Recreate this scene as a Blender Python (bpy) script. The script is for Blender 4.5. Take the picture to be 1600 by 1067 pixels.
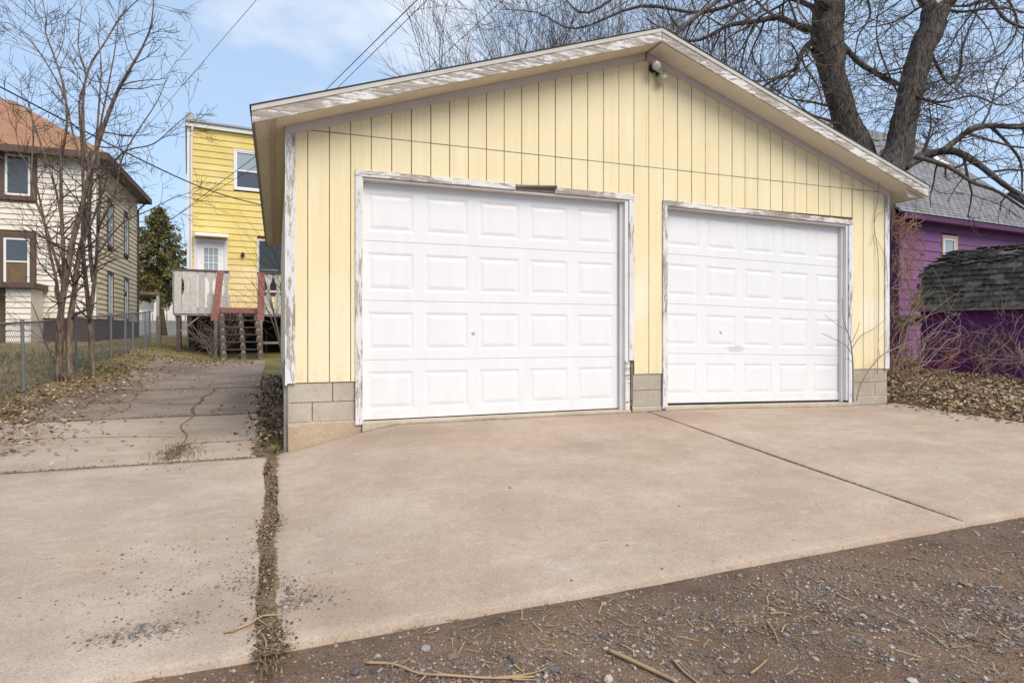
import bpy, math, random
import numpy as np
from mathutils import Vector, Matrix
for o in list(bpy.data.objects): bpy.data.objects.remove(o)
S = bpy.context.scene
COL = S.collection
R = math.radians
# ------------------------------------------------------------------ camera, sky, sun, exposure
F = 980.0; YAW = R(20.63); CAMZ = 0.868; HY = 522.0
cd = bpy.data.cameras.new('camera'); cam = bpy.data.objects.new('camera', cd); COL.objects.link(cam)
cam.location = (0, 0, CAMZ); cam.rotation_euler = (R(90), 0, -YAW)
cd.sensor_width = 36; cd.lens = F / 1600 * 36; cd.shift_y = -(533.5 - HY) / 1600
cd.clip_start = 0.05; cd.clip_end = 3000
S.camera = cam
SUN_EL, SUN_AZ = R(46), R(162)          # azimuth clockwise from +Y (behind the camera, a little to the right)
w = bpy.data.worlds.new('World'); S.world = w; w.use_nodes = True
nt = w.node_tree; nt.nodes.clear()
wo = nt.nodes.new('ShaderNodeOutputWorld'); bg = nt.nodes.new('ShaderNodeBackground')
sky = nt.nodes.new('ShaderNodeTexSky'); sky.sky_type = 'NISHITA'; sky.sun_disc = False
sky.sun_elevation = SUN_EL; sky.sun_rotation = SUN_AZ; sky.air_density = 1.0; sky.dust_density = .6; sky.ozone_density = 1.6
tc = nt.nodes.new('ShaderNodeTexCoord'); mp = nt.nodes.new('ShaderNodeMapping'); mp.inputs['Scale'].default_value = (1, 1, 2.2)
mp.inputs['Location'].default_value = (0.35, 0.1, 0.2)
nz = nt.nodes.new('ShaderNodeTexNoise'); nz.inputs['Scale'].default_value = 2.6; nz.inputs['Detail'].default_value = 7; nz.inputs['Roughness'].default_value = .55
rp = nt.nodes.new('ShaderNodeValToRGB'); rp.color_ramp.elements[0].position = .53; rp.color_ramp.elements[0].color = (.0, .0, .0, 1)
rp.color_ramp.elements[1].position = .72; rp.color_ramp.elements[1].color = (.85, .85, .85, 1)
mx = nt.nodes.new('ShaderNodeMix'); mx.data_type = 'RGBA'; mx.inputs[7].default_value = (6.3, 6.5, 6.9, 1)
hz = nt.nodes.new('ShaderNodeMix'); hz.data_type = 'RGBA'; hz.inputs[0].default_value = .62; hz.inputs[7].default_value = (4.1, 5.4, 7.2, 1)   # thin high veil
nt.links.new(tc.outputs['Generated'], mp.inputs[0]); nt.links.new(mp.outputs[0], nz.inputs['Vector'])
nt.links.new(nz.outputs[0], rp.inputs[0]); nt.links.new(rp.outputs[0], mx.inputs[0])
nt.links.new(sky.outputs[0], hz.inputs[6]); nt.links.new(hz.outputs[2], mx.inputs[6]); nt.links.new(mx.outputs[2], bg.inputs[0]); nt.links.new(bg.outputs[0], wo.inputs[0])
bg.inputs[1].default_value = 0.105
sd = bpy.data.lights.new('sun', 'SUN'); sd.energy = 2.5; sd.angle = R(42); sd.color = (1, .87, .71)
sun = bpy.data.objects.new('sun', sd); COL.objects.link(sun)
sv = Vector((math.sin(SUN_AZ) * math.cos(SUN_EL), math.cos(SUN_AZ) * math.cos(SUN_EL), math.sin(SUN_EL)))
sun.rotation_euler = sv.to_track_quat('Z', 'Y').to_euler()
sun.location = (0, -10, 20)
S.view_settings.view_transform = 'Standard'; S.view_settings.look = 'None'; S.view_settings.gamma = 1
S.view_settings.exposure = 0.57; S.view_settings.use_curve_mapping = False
S.render.engine = 'CYCLES'

# ------------------------------------------------------------------ helpers
CT, ST = math.cos(YAW), math.sin(YAW)
def ray(px, py):
    u = (px - 800) / F; v = (HY - py) / F
    return Vector((ST + u * CT, CT - u * ST, v))
CAM = Vector((0, 0, CAMZ))
def atY(px, py, Y): d = ray(px, py); return CAM + d * (Y / d.y)
def atZ(px, py, Z): return CAM + ray(px, py) * Z
def ss(a, b, x):
    t = min(1, max(0, (x - a) / (b - a))); return t * t * (3 - 2 * t)
def pl(x, pts):
    if x <= pts[0][0]: return pts[0][1]
    for (a, za), (b, zb) in zip(pts, pts[1:]):
        if x <= b: return za + (zb - za) * (x - a) / (b - a)
    return pts[-1][1]
class Plane:
    """vertical facade plane: origin, direction of +s; local frame x=s, y=into the building, z=up"""
    def __init__(s, P0, ang):
        s.P0 = Vector(P0); s.a = ang; s.dx = Vector((math.cos(ang), math.sin(ang), 0)); s.dy = Vector((-math.sin(ang), math.cos(ang), 0))
    def hit(s, px, py, y=0.0):
        d = ray(px, py); o = s.P0 + s.dy * y
        t = (o - CAM).dot(s.dy) / d.dot(s.dy); p = CAM + d * t - s.P0
        return p.dot(s.dx), p.z
def gleft(X, Y):
    z = pl(Y, [(-60, -.5), (0, -.41), (2.6, -.385), (6.2, -.255), (9.2, -.21), (12.6, -.13), (20.6, .09), (28, .28), (45, .42), (120, .6)])
    return z + .36 * ss(-1.6, -4.6, X) * ss(9, 22, Y)
def gapron(X, Y):
    near = -.385 + .0165 * min(max(X, 0), 8)
    e = -.04 - .06 * ss(4.5, 7.4, X)
    e = e + (-.25 - e) * min(1, max(0, (1.15 - X) / 1.0)) ** 1.2
    return near + (e - near) * min(1.0, max(0.0, (Y - 2.71) / 3.62))
def gright(X, Y): return pl(Y, [(-60, -.35), (0, -.3), (2.7, -.25), (4, -.18), (6.4, -.07), (9, .1), (14, .2), (30, .45), (120, .6)])
def G(X, Y):
    if Y > 6.6:
        a = gleft(X, Y); b = gright(X, Y)
        return a + (b - a) * ss(.5, 8, X)
    a = gleft(X, Y) if X < 0 else (gapron(X, Y) if Y > 2.6 else gapron(X, 2.6) + (gleft(0, Y) - gleft(0, 2.6)))
    if X > 7.8: a += (gright(X, Y) - a) * ss(7.8, 9.2, X)
    return a
def ong(px, py):
    """ground point under a pixel"""
    d = ray(px, py); t = 1.5
    while t < 200:
        p = CAM + d * t
        if p.z <= G(p.x, p.y): return p
        t += .02
    return p
rng = random.Random(7)
def tag(o, label=None, cat=None, group=None, kind=None):
    if label: o['label'] = label
    if cat: o['category'] = cat
    if group: o['group'] = group
    if kind: o['kind'] = kind
    return o
def empty(name, loc, rz=0, label=None, cat=None, group=None):
    o = bpy.data.objects.new(name, None); COL.objects.link(o); o.location = loc; o.rotation_euler = (0, 0, rz); o.empty_display_size = .2
    return tag(o, label, cat, group)
class MB:
    def __init__(s): s.v = []; s.f = []; s.c = []
    def add(s, vs, fs, col=None):
        n = len(s.v); s.v.extend([tuple(p) for p in vs]); s.f.extend([tuple(i + n for i in f) for f in fs])
        if col is not None: s.c.extend([col] * len(fs))
        return s
    def box(s, x0, x1, y0, y1, z0, z1, col=None):
        return s.add([(x0,y0,z0),(x1,y0,z0),(x1,y1,z0),(x0,y1,z0),(x0,y0,z1),(x1,y0,z1),(x1,y1,z1),(x0,y1,z1)],
                     [(0,3,2,1),(4,5,6,7),(0,1,5,4),(1,2,6,5),(2,3,7,6),(3,0,4,7)], col)
    def prism(s, poly, y0, y1):
        """poly in (x,z), extruded in y; counter-clockwise seen from -y"""
        n = len(poly); vs = [(x, y0, z) for x, z in poly] + [(x, y1, z) for x, z in poly]
        fs = [tuple(range(n)), tuple(range(2*n-1, n-1, -1))] + [(i, i+n, (i+1)%n+n, (i+1)%n) for i in range(n)]
        return s.add(vs, fs)
    def hexa(s, b, t):
        return s.add(list(b) + list(t), [(0,3,2,1),(4,5,6,7),(0,1,5,4),(1,2,6,5),(2,3,7,6),(3,0,4,7)])
    def bar(s, p, q, wd, th, up=(0,0,1)):
        p, q = Vector(p), Vector(q); d = (q - p).normalized(); a = d.cross(Vector(up))
        if a.length < 1e-4: a = d.cross(Vector((1,0,0)))
        a.normalize(); b = a.cross(d).normalized(); a = a * wd / 2; b = b * th / 2
        return s.hexa([p-a-b, p+a-b, q+a-b, q-a-b], [p-a+b, p+a+b, q+a+b, q-a+b])
    def tube(s, pts, rad, sides=6, caps=True):
        n = len(pts)
        if n < 2: return s
        pts = [Vector(p) for p in pts]; base = len(s.v)
        ref = None
        for i, p in enumerate(pts):
            d = pts[min(i+1, n-1)] - pts[max(i-1, 0)]
            if d.length < 1e-9: d = Vector((0,0,1))
            d.normalize()
            if ref is None: ref = d.orthogonal()
            ref = (ref - d * ref.dot(d))
            if ref.length < 1e-5: ref = d.orthogonal()
            ref.normalize(); b = d.cross(ref); r = rad[i] if hasattr(rad, '__len__') else rad
            for k in range(sides):
                a = 2 * math.pi * k / sides; q = p + ref * (math.cos(a) * r) + b * (math.sin(a) * r)
                s.v.append((q.x, q.y, q.z))
        for i in range(n-1):
            for k in range(sides):
                k2 = (k+1) % sides
                s.f.append((base+i*sides+k, base+i*sides+k2, base+(i+1)*sides+k2, base+(i+1)*sides+k))
        if caps:
            s.f.append(tuple(base + k for k in range(sides-1, -1, -1))); s.f.append(tuple(base + (n-1)*sides + k for k in range(sides)))
        return s
    def lathe(s, prof, c, ax, sides=14):
        """prof: (r, h) list along axis ax from c"""
        c = Vector(c); ax = Vector(ax).normalized(); u = ax.orthogonal().normalized(); v = ax.cross(u); base = len(s.v)
        for r, h in prof:
            for k in range(sides):
                a = 2*math.pi*k/sides; q = c + ax*h + u*(r*math.cos(a)) + v*(r*math.sin(a)); s.v.append(tuple(q))
        for i in range(len(prof)-1):
            for k in range(sides):
                k2 = (k+1)%sides; s.f.append((base+i*sides+k, base+i*sides+k2, base+(i+1)*sides+k2, base+(i+1)*sides+k))
        s.f.append(tuple(base+k for k in range(sides-1,-1,-1))); s.f.append(tuple(base+(len(prof)-1)*sides+k for k in range(sides)))
        return s
    def mesh(s, name, mat, smooth=False):
        me = bpy.data.meshes.new(name); me.from_pydata(s.v, [], s.f)
        if s.c:
            at = me.color_attributes.new('col', 'FLOAT_COLOR', 'CORNER'); i = 0; buf = []
            for f, c in zip(s.f, s.c):
                for _ in f: buf.extend((c[0], c[1], c[2], 1))
            at.data.foreach_set('color', buf)
        if mat: me.materials.append(mat)
        if smooth: me.polygons.foreach_set('use_smooth', [True] * len(me.polygons))
        me.update(); return me
    def build(s, name, mat, parent=None, world=False, smooth=False, bevel=0):
        o = bpy.data.objects.new(name, s.mesh(name, mat, smooth)); COL.objects.link(o)
        if parent:
            o.parent = parent
            if world: o.matrix_parent_inverse = parent.matrix_basis.inverted()
        if bevel:
            m = o.modifiers.new('bevel', 'BEVEL'); m.width = bevel; m.segments = 2; m.limit_method = 'ANGLE'
        return o
def inst(name, me, parent, loc=(0,0,0), rot=(0,0,0), scale=(1,1,1), world=False):
    o = bpy.data.objects.new(name, me); COL.objects.link(o); o.location = loc; o.rotation_euler = rot; o.scale = scale
    if parent:
        o.parent = parent
        if world: o.matrix_parent_inverse = parent.matrix_basis.inverted()
    return o

# ------------------------------------------------------------------ materials
class NT:
    def __init__(s, name):
        s.m = bpy.data.materials.new(name); s.m.use_nodes = True; s.t = s.m.node_tree; s.b = s.t.nodes['Principled BSDF']
        s.P = s.t.nodes.new('ShaderNodeNewGeometry').outputs['Position']
    def link(s, a, b): s.t.links.new(a, b)
    def obj(s): return s.t.nodes.new('ShaderNodeTexCoord').outputs['Object']
    def rnd(s): return s.t.nodes.new('ShaderNodeObjectInfo').outputs['Random']
    def att(s, n='col'):
        a = s.t.nodes.new('ShaderNodeVertexColor'); a.layer_name = n; return a.outputs[0]
    def map(s, vec, sc, loc=(0,0,0), rot=(0,0,0)):
        m = s.t.nodes.new('ShaderNodeMapping'); m.inputs['Scale'].default_value = sc; m.inputs['Location'].default_value = loc; m.inputs['Rotation'].default_value = rot
        s.link(vec, m.inputs[0]); return m.outputs[0]
    def noise(s, scale, detail=4, rough=.55, vec=None):
        n = s.t.nodes.new('ShaderNodeTexNoise'); n.inputs['Scale'].default_value = scale; n.inputs['Detail'].default_value = detail; n.inputs['Roughness'].default_value = rough
        s.link(vec or s.P, n.inputs['Vector']); return n.outputs[0]
    def vor(s, scale, vec=None, out='Distance', rand=1):
        n = s.t.nodes.new('ShaderNodeTexVoronoi'); n.inputs['Scale'].default_value = scale; n.inputs['Randomness'].default_value = rand
        s.link(vec or s.P, n.inputs['Vector']); return n.outputs[out]
    def ramp(s, fac, stops):
        r = s.t.nodes.new('ShaderNodeValToRGB'); e = r.color_ramp.elements
        while len(e) < len(stops): e.new(.5)
        for x, (p, c) in zip(e, stops):
            x.position = p; x.color = (c, c, c, 1) if not hasattr(c, '__len__') else (*c, 1)
        s.link(fac, r.inputs[0]); return r.outputs[0]
    def mix(s, fac, a, b, mode='MIX'):
        m = s.t.nodes.new('ShaderNodeMix'); m.data_type = 'RGBA'; m.blend_type = mode
        for k, val in ((0, fac), (6, a), (7, b)):
            if hasattr(val, 'is_linked') or isinstance(val, bpy.types.NodeSocket): s.link(val, m.inputs[k])
            elif k == 0: m.inputs[0].default_value = val
            else: m.inputs[k].default_value = (*val, 1)
        return m.outputs[2]
    def math(s, op, a, b=0.0, clamp=False):
        m = s.t.nodes.new('ShaderNodeMath'); m.operation = op; m.use_clamp = clamp
        for k, val in ((0, a), (1, b)):
            if isinstance(val, bpy.types.NodeSocket): s.link(val, m.inputs[k])
            else: m.inputs[k].default_value = val
        return m.outputs[0]
    def sep(s, vec=None):
        n = s.t.nodes.new('ShaderNodeSeparateXYZ'); s.link(vec or s.P, n.inputs[0]); return n.outputs
    def blob(s, c, r, soft=.6):
        """1 inside an ellipsoid round c (radii r), 0 outside, noisy edge"""
        v = s.map(s.P, tuple(1/k for k in r), tuple(-a/k for a, k in zip(c, r)))
        l = s.t.nodes.new('ShaderNodeVectorMath'); l.operation = 'LENGTH'; s.link(v, l.inputs[0])
        d = s.math('ADD', l.outputs['Value'], s.math('MULTIPLY', s.math('SUBTRACT', s.noise(3.5, 5), .5), 1.1))
        return s.ramp(d, [(1 - soft, 1.0), (1.0, 0.0)])
    def done(s, col, rough=.8, bump=None, bstr=.3, bdist=.01, spec=.3, metal=0, rsock=None):
        if isinstance(col, bpy.types.NodeSocket): s.link(col, s.b.inputs['Base Color'])
        else: s.b.inputs['Base Color'].default_value = (*col, 1)
        s.b.inputs['Roughness'].default_value = rough; s.b.inputs['Specular IOR Level'].default_value = spec; s.b.inputs['Metallic'].default_value = metal
        if rsock: s.link(rsock, s.b.inputs['Roughness'])
        if bump is not None:
            b = s.t.nodes.new('ShaderNodeBump'); b.inputs['Strength'].default_value = bstr; b.inputs['Distance'].default_value = bdist
            s.link(bump, b.inputs['Height']); s.link(b.outputs[0], s.b.inputs['Normal'])
        return s.m
M = {}
def m_plain(name, col, rough=.8, var=.12, scale=6, spec=.3, metal=0, bstr=.15):
    n = NT(name); k = n.ramp(n.noise(scale, 5), [(.3, 1 - var), (.7, 1 + 0 * var)])
    r = n.rnd(); k2 = n.ramp(r, [(0, 1 - var * .7), (1, 1.0)])
    c = n.mix(1, n.mix(1, col, k, 'MULTIPLY'), k2, 'MULTIPLY')
    M[name] = n.done(c, rough, n.noise(scale * 12, 4), bstr, .004, spec, metal); return M[name]
def m_peel(name, paint, wood, axis, amount=.5, sc=1.0):
    """flaking white paint over grey weathered wood; axis = long direction of the board"""
    n = NT(name); st = [16*sc, 16*sc, 16*sc]; st[axis] = 2.2*sc
    a = n.noise(2.4, 12, .72, n.map(n.P, tuple(st))); fs = [70, 70, 70]; fs[axis] = 9; a2 = n.noise(1.3, 6, .7, n.map(n.P, tuple(fs)))
    b = n.noise(1.1, 3, .5)
    f = n.math('ADD', n.math('ADD', n.math('MULTIPLY', a, .62), n.math('MULTIPLY', b, .42)), n.math('MULTIPLY', a2, .22))
    o = .18 * (1 - amount)
    mask = n.ramp(f, [(.575 + o, 0.0), (.60 + o, 1.0)]); thin = n.ramp(f, [(.49 + o, 0.0), (.60 + o, .6)])
    gs = [90, 90, 90]; gs[axis] = 4; gn = n.noise(1, 8, .65, n.map(n.P, tuple(gs)))
    wd = n.ramp(gn, [(.3, tuple(c*.5 for c in wood)), (.5, wood), (.7, tuple(min(1, c*1.5) for c in wood))])
    pt = n.mix(thin, n.ramp(n.noise(5, 5), [(.3, tuple(c*.88 for c in paint)), (.7, paint)]), tuple(.5*(p_+w_) for p_, w_ in zip(paint, (.50, .46, .43))))
    M[name] = n.done(n.mix(mask, pt, wd), .75, n.math('SUBTRACT', gn, n.math('MULTIPLY', mask, .8)), .5, .004); return M[name]
def m_glass(name, tint=(.10, .12, .13), refl=.5):
    n = NT(name); n.b.inputs['Coat Weight'].default_value = 0
    M[name] = n.done(tint, .04, None, spec=refl); n.b.inputs['IOR'].default_value = 1.55; return M[name]
WOOD = (.33, .295, .265)
m_peel('peel_x', (.74, .73, .72), WOOD, 0, .82); m_peel('peel_z', (.72, .72, .74), WOOD, 2, .64)
m_peel('peel_light_x', (.74, .73, .73), WOOD, 0, .66); m_peel('peel_light_z', (.74, .75, .78), WOOD, 2, .52)
m_plain('bare_wood', (.25, .215, .185), .85, .35, 9); m_plain('old_wood', (.33, .29, .245), .85, .3, 8)
m_plain('soffit', (.78, .73, .65), .8, .1, 3); m_plain('soffit_left', (.76, .69, .55), .8, .16, 4)
m_plain('frieze', (.66, .62, .61), .8, .14, 5); m_plain('drip', (.56, .54, .50), .6, .15, 4)
m_plain('vent', (.66, .58, .44), .8, .15, 5); m_plain('dark_gap', (.20, .14, .08), .95, .2, 5)
m_plain('shingle_dark', (.07, .065, .06), .95, .3, 10)
m_plain('white_trim', (.76, .75, .74), .6, .1, 4); m_plain('white_clean', (.80, .80, .80), .5, .05, 3)
m_plain('black_plastic', (.02, .018, .016), .45, .1, 4, .4); m_plain('galv', (.23, .24, .245), .55, .2, 12, .4, .4)
m_plain('cable', (.025, .025, .028), .7, .1, 3); m_plain('brown_trim', (.13, .082, .066), .7, .15, 5)
m_plain('purple_wall', (.245, .105, .265), .7, .18, 3); m_plain('purple_dark', (.10, .035, .11), .7, .15, 3)
m_plain('purple_shed', (.16, .028, .168), .7, .2, 4); m_plain('tan_trim', (.62, .50, .38), .7, .1, 5)
m_plain('red_paint', (.40, .17, .15), .8, .4, 14); m_plain('grey_white_wood', (.60, .585, .55), .8, .22, 9)
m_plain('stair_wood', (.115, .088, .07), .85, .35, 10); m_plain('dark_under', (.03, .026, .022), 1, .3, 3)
m_plain('far_white', (.70, .70, .69), .7, .08, 2); m_plain('far_grey', (.35, .37, .38), .8, .1, 2)
m_glass('glass', (.06, .075, .09), .6); m_glass('glass_dark', (.025, .028, .03), .5); m_glass('glass_pale', (.30, .36, .40), .5)
m_glass('lamp_glass', (.42, .42, .39), .6)
# painted T1-11 sheet: faded cream yellow with paler worn patches and small nicks
n = NT('yellow_siding')
c = n.ramp(n.noise(1.1, 4), [(.3, (.755, .66, .42)), (.7, (.79, .70, .47))])
gr = n.noise(1, 5, .6, n.map(n.P, (70, 70, 3)))
c = n.mix(n.ramp(gr, [(.35, .12), (.6, 0.0)]), c, (.58, .45, .24))
for cc, rr in (((4.0, 6.36, 1.28), (.22, .4, .42)), ((7.75, 6.36, 1.12), (.36, .4, .34)), ((.6, 6.36, .8), (.5, .4, .7))):
    c = n.mix(n.math('MULTIPLY', n.blob(cc, rr, .7), .75 if cc[0] > 1 else .3), c, (.80, .75, .62))
fr = n.math('FRACT', n.math('MULTIPLY', n.math('SUBTRACT', n.sep()[0], .288), 1/.2017)); ed = n.math('ABSOLUTE', n.math('SUBTRACT', fr, .5))   # rust-brown bleed along the grooves
c = n.mix(n.math('MULTIPLY', n.ramp(ed, [(.462, 0.0), (.49, .85)]), n.ramp(n.noise(1, 5, .7, n.map(n.P, (3, 3, 5))), [(.38, 0.0), (.6, 1.0)])), c, (.42, .28, .11))
sk = n.noise(1, 6, .65, n.map(n.P, (11, 11, .55))); c = n.mix(n.ramp(sk, [(.52, 0.0), (.7, .35)]), c, (.62, .52, .33)); c = n.mix(n.ramp(sk, [(.3, .4), (.44, 0.0)]), c, (.84, .79, .64))
c = n.mix(n.math('MULTIPLY', n.ramp(n.sep()[2], [(.40, 1.0), (.60, 0.0)]), n.ramp(n.noise(9, 6, .7), [(.45, 0.0), (.65, .5)])), c, (.52, .43, .28))
nails = n.ramp(n.vor(1, n.map(n.P, (1/.2017, .01, 3.3), (-.288/.2017 - .15, 0, 0)), rand=.15), [(.014, .7), (.02, 0.0)]); c = n.mix(nails, c, (.35, .25, .14))
nick = n.ramp(n.vor(5.5), [(.02, 1.0), (.035, 0.0)])
c = n.mix(n.math('MULTIPLY', nick, n.ramp(n.noise(1.7, 2), [(.5, 0.0), (.55, .7)])), c, (.16, .12, .08))
M['yellow_siding'] = n.done(c, .75, gr, .18, .004)
n = NT('yellow_house'); c = n.ramp(n.noise(2.2, 5), [(.3, (.70, .54, .17)), (.7, (.76, .62, .24))])
c = n.mix(n.ramp(n.noise(.7, 4), [(.5, 0.0), (.75, .5)]), c, (.66, .60, .33))
c = n.mix(1, c, n.ramp(n.rnd(), [(0, .9), (1, 1.0)]), 'MULTIPLY')
M['yellow_house'] = n.done(c, .7, n.noise(30), .1, .004)
n = NT('yellow_house_low'); c = n.ramp(n.noise(2.2, 5), [(.3, (.70, .56, .26)), (.7, (.76, .64, .34))]); M['yellow_house_low'] = n.done(c, .7)
# garage door enamel: white, slightly chalky, faint streaks and scuffs
n = NT('door_white'); st = n.noise(1, 5, .6, n.map(n.P, (9, 9, 1.4)))
c = n.ramp(st, [(.3, (.70, .71, .735)), (.7, (.74, .75, .77))])
low = n.ramp(n.sep()[2], [(.0, .55), (.25, 0.0)])
c = n.mix(n.math('MULTIPLY', low, n.ramp(n.noise(7, 6), [(.42, 0.0), (.7, 1.0)])), c, (.62, .58, .53))
c = n.mix(n.math('MULTIPLY', n.blob((4.95 + .52, 6.46, .68), (.2, .3, .05), .6), .55), c, (.42, .42, .42))
M['door_white'] = n.done(c, .42, n.noise(1, 5, .5, n.map(n.P, (4, 4, 90))), .05, .002, .35)
# concrete
def m_concrete(name, a, b, stain, dark=.35, spots=()):
    n = NT(name)
    c = n.ramp(n.noise(1.3, 10, .74), [(.38, tuple(k*.9 for k in a)), (.62, b)])
    c = n.mix(n.ramp(n.noise(14, 6, .75), [(.5, 0.0), (.7, .4)]), c, tuple(k * m_ for k, m_ in zip(a, (.84, .72, .62))))
    c = n.mix(n.ramp(n.noise(.55, 7, .65, n.map(n.P, (1, 2.2, 1), (3, 1, 0))), [(.48, 0.0), (.68, dark)]), c, stain)
    c = n.mix(n.ramp(n.noise(1.6, 7, .7, n.map(n.P, (.7, 1.9, 1), (7, 2, 0))), [(.54, 0.0), (.66, .4)]), c, tuple(k * .76 for k in a))
    c = n.mix(n.ramp(n.noise(5, 6, .7, n.map(n.P, (1, 2.5, 1), (2, 5, 0))), [(.56, 0.0), (.72, .45)]), c, tuple(min(1, k * 1.25) for k in b))
    for cc, rr, k_ in spots: c = n.mix(n.math('MULTIPLY', n.blob(cc, rr, .8), k_), c, tuple(k * .55 for k in stain))
    sp = n.noise(110, 5, .8); c = n.mix(n.ramp(sp, [(.34, .75), (.47, 0.0)]), c, tuple(k * .42 for k in a))
    c = n.mix(n.ramp(sp, [(.54, 0.0), (.68, .6)]), c, tuple(min(1, k * 1.4) for k in b))
    pit = n.ramp(n.vor(34), [(.06, 1.0), (.15, 0.0)]); c = n.mix(n.math('MULTIPLY', pit, n.ramp(n.noise(3, 4), [(.46, 0.0), (.56, .75)])), c, tuple(k * .3 for k in a))
    M[name] = n.done(c, .92, n.math('ADD', sp, n.math('MULTIPLY', n.noise(25, 4), .6)), .4, .004, .2); return M[name]
m_concrete('concrete_new', (.405, .32, .25), (.465, .38, .308), (.36, .255, .178), .55, [((4.0, 6.1, 0), (1.3, .5, 1), .35), ((1.3, 6.0, 0), (1.0, .5, 1), .4), ((6.9, 5.9, 0), (1.2, .45, 1), .35), ((2.6, 5.0, 0), (.35, .25, 1), .25), ((3.3, 4.6, 0), (.2, .5, 1), .2), ((.25, 3.0, 0), (.28, .3, 1), .5)])
m_concrete('concrete_old', (.405, .324, .258), (.47, .39, .318), (.345, .25, .18), .5, [((-2.9, 7.4, 0), (.9, 1.6, 1), .5), ((-.3, 3.1, 0), (.3, .4, 1), .4), ((-.55, 3.0, 0), (.25, .12, 1), .5), ((-.9, 7.6, 0), (.5, 1.0, 1), .4)])
m_concrete('concrete_rear', (.265, .208, .166), (.36, .29, .235), (.165, .12, .09), .75, [((-2.7, 12, 0), (.8, 3.5, 1), .7), ((-.5, 11, 0), (.4, 3, 1), .55), ((-2.2, 17, 0), (1.0, 2.5, 1), .6)])
m_concrete('block', (.40, .355, .29), (.48, .435, .365), (.33, .26, .185), .5)
m_concrete('mortar', (.46, .405, .325), (.54, .48, .395), (.40, .31, .21), .4)
m_concrete('parge', (.44, .335, .23), (.51, .41, .30), (.33, .21, .13), .7)
# terrain: dirt, dry grass, green grass
n = NT('earth'); dirt = n.ramp(n.noise(9, 8, .7), [(.3, (.06, .042, .03)), (.7, (.15, .108, .078))])
dry = n.ramp(n.noise(14, 8, .7), [(.3, (.16, .115, .055)), (.7, (.33, .26, .14))]); grn = n.ramp(n.noise(12, 8, .7), [(.3, (.055, .075, .018)), (.7, (.16, .18, .05))])
X, Y, Z = n.sep()
gm = n.math('MULTIPLY', n.ramp(n.math('MULTIPLY', Y, .02), [(.2, 0.0), (.3, 1.0)]), n.ramp(n.noise(.5, 4), [(.42, 0.0), (.55, 1.0)]))
g2 = n.mix(n.ramp(n.noise(.35, 3), [(.45, 0.0), (.6, .9)]), dry, grn)
g2 = n.mix(n.ramp(n.math('MULTIPLY', Y, .02), [(.45, 0.0), (.52, .9)]), g2, dry)
M['earth'] = n.done(n.mix(n.ramp(n.math('MULTIPLY', Y, .02), [(.15, 0.0), (.30, 1.0)]), dirt, g2), .97, n.noise(60, 6), .6, .02, .1)
n = NT('alley_dirt'); c = n.ramp(n.noise(3, 8, .7), [(.3, (.105, .07, .05)), (.7, (.21, .145, .103))])
c = n.mix(n.ramp(n.noise(1.3, 4), [(.5, 0.0), (.65, .7)]), c, (.23, .145, .09))
v = n.vor(110, out='Color'); hs = n.ramp(n.vor(110), [(.25, 1.0), (.5, 0.0)])
c = n.mix(n.math('MULTIPLY', hs, n.ramp(n.noise(6, 4), [(.4, 0.0), (.6, .8)])), c, n.ramp(n.sep(v)[0], [(0, (.09, .075, .065)), (.4, (.15, .11, .085)), (.7, (.20, .165, .14)), (1, (.27, .24, .21))]))
M['alley_dirt'] = n.done(c, .95, n.math('ADD', n.noise(40, 6), n.math('MULTIPLY', hs, .7)), .7, .012, .15)
n = NT('stone'); M['stone'] = n.done(n.mix(.25, n.att(), n.noise(90, 3), 'MULTIPLY'), .85, n.noise(120), .2, .002, .25)
n = NT('leaf'); M['leaf'] = n.done(n.att(), .85, None, spec=.15)
n = NT('needle'); M['needle'] = n.done(n.att(), .8, None, spec=.15)
def m_bark(name, a, b, vs=(6, 6, 1.2)):
    n = NT(name); k = n.noise(3.5, 8, .7, n.map(n.P, vs)); c = n.ramp(k, [(.35, a), (.65, b)])
    M[name] = n.done(c, .95, k, 1.0, .05, .1); return M[name]
m_bark('bark_big', (.022, .019, .017), (.26, .225, .20), (9, 9, 1.6)); m_bark('bark_left', (.065, .049, .04), (.33, .25, .195), (7, 7, 1.3))
m_plain('twig', (.15, .118, .098), .9, .3, 3); m_plain('twig_left', (.13, .098, .082), .9, .3, 3); m_plain('twig_far', (.155, .12, .11), .9, .25, 1)
m_plain('vine', (.34, .20, .125), .9, .35, 4); m_plain('cane_red', (.24, .10, .085), .9, .35, 4); m_plain('cane_grey', (.30, .245, .21), .9, .3, 4)
m_plain('dry_stick', (.44, .31, .18), .9, .3, 14)
def m_roof(name, a, b, c2, sx, sz, rot):
    """fine shingle courses, used where single shingles are too small to see"""
    n = NT(name); br = n.t.nodes.new('ShaderNodeTexBrick'); n.link(n.map(n.P if rot is None else n.obj(), (1, 1, 1), (0, 0, 0), rot or (0, 0, 0)), br.inputs['Vector'])
    br.inputs['Scale'].default_value = 1; br.inputs['Brick Width'].default_value = sx; br.inputs['Row Height'].default_value = sz; br.inputs['Mortar Size'].default_value = .022
    br.inputs['Mortar Smooth'].default_value = .3; br.inputs['Color1'].default_value = (*a, 1); br.inputs['Color2'].default_value = (*b, 1); br.inputs['Mortar'].default_value = (*c2, 1)
    c = n.mix(1, br.outputs[0], n.ramp(n.noise(1.2, 5), [(.3, .75), (.7, 1.0)]), 'MULTIPLY')
    M[name] = n.done(c, .95, br.outputs['Fac'], -.6, .02, .15); return M[name]
n = NT('shed_shingle'); r = n.rnd()
c = n.ramp(r, [(0, (.035, .036, .032)), (.35, (.058, .063, .057)), (.7, (.078, .084, .075)), (.9, (.10, .104, .093))])
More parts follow.
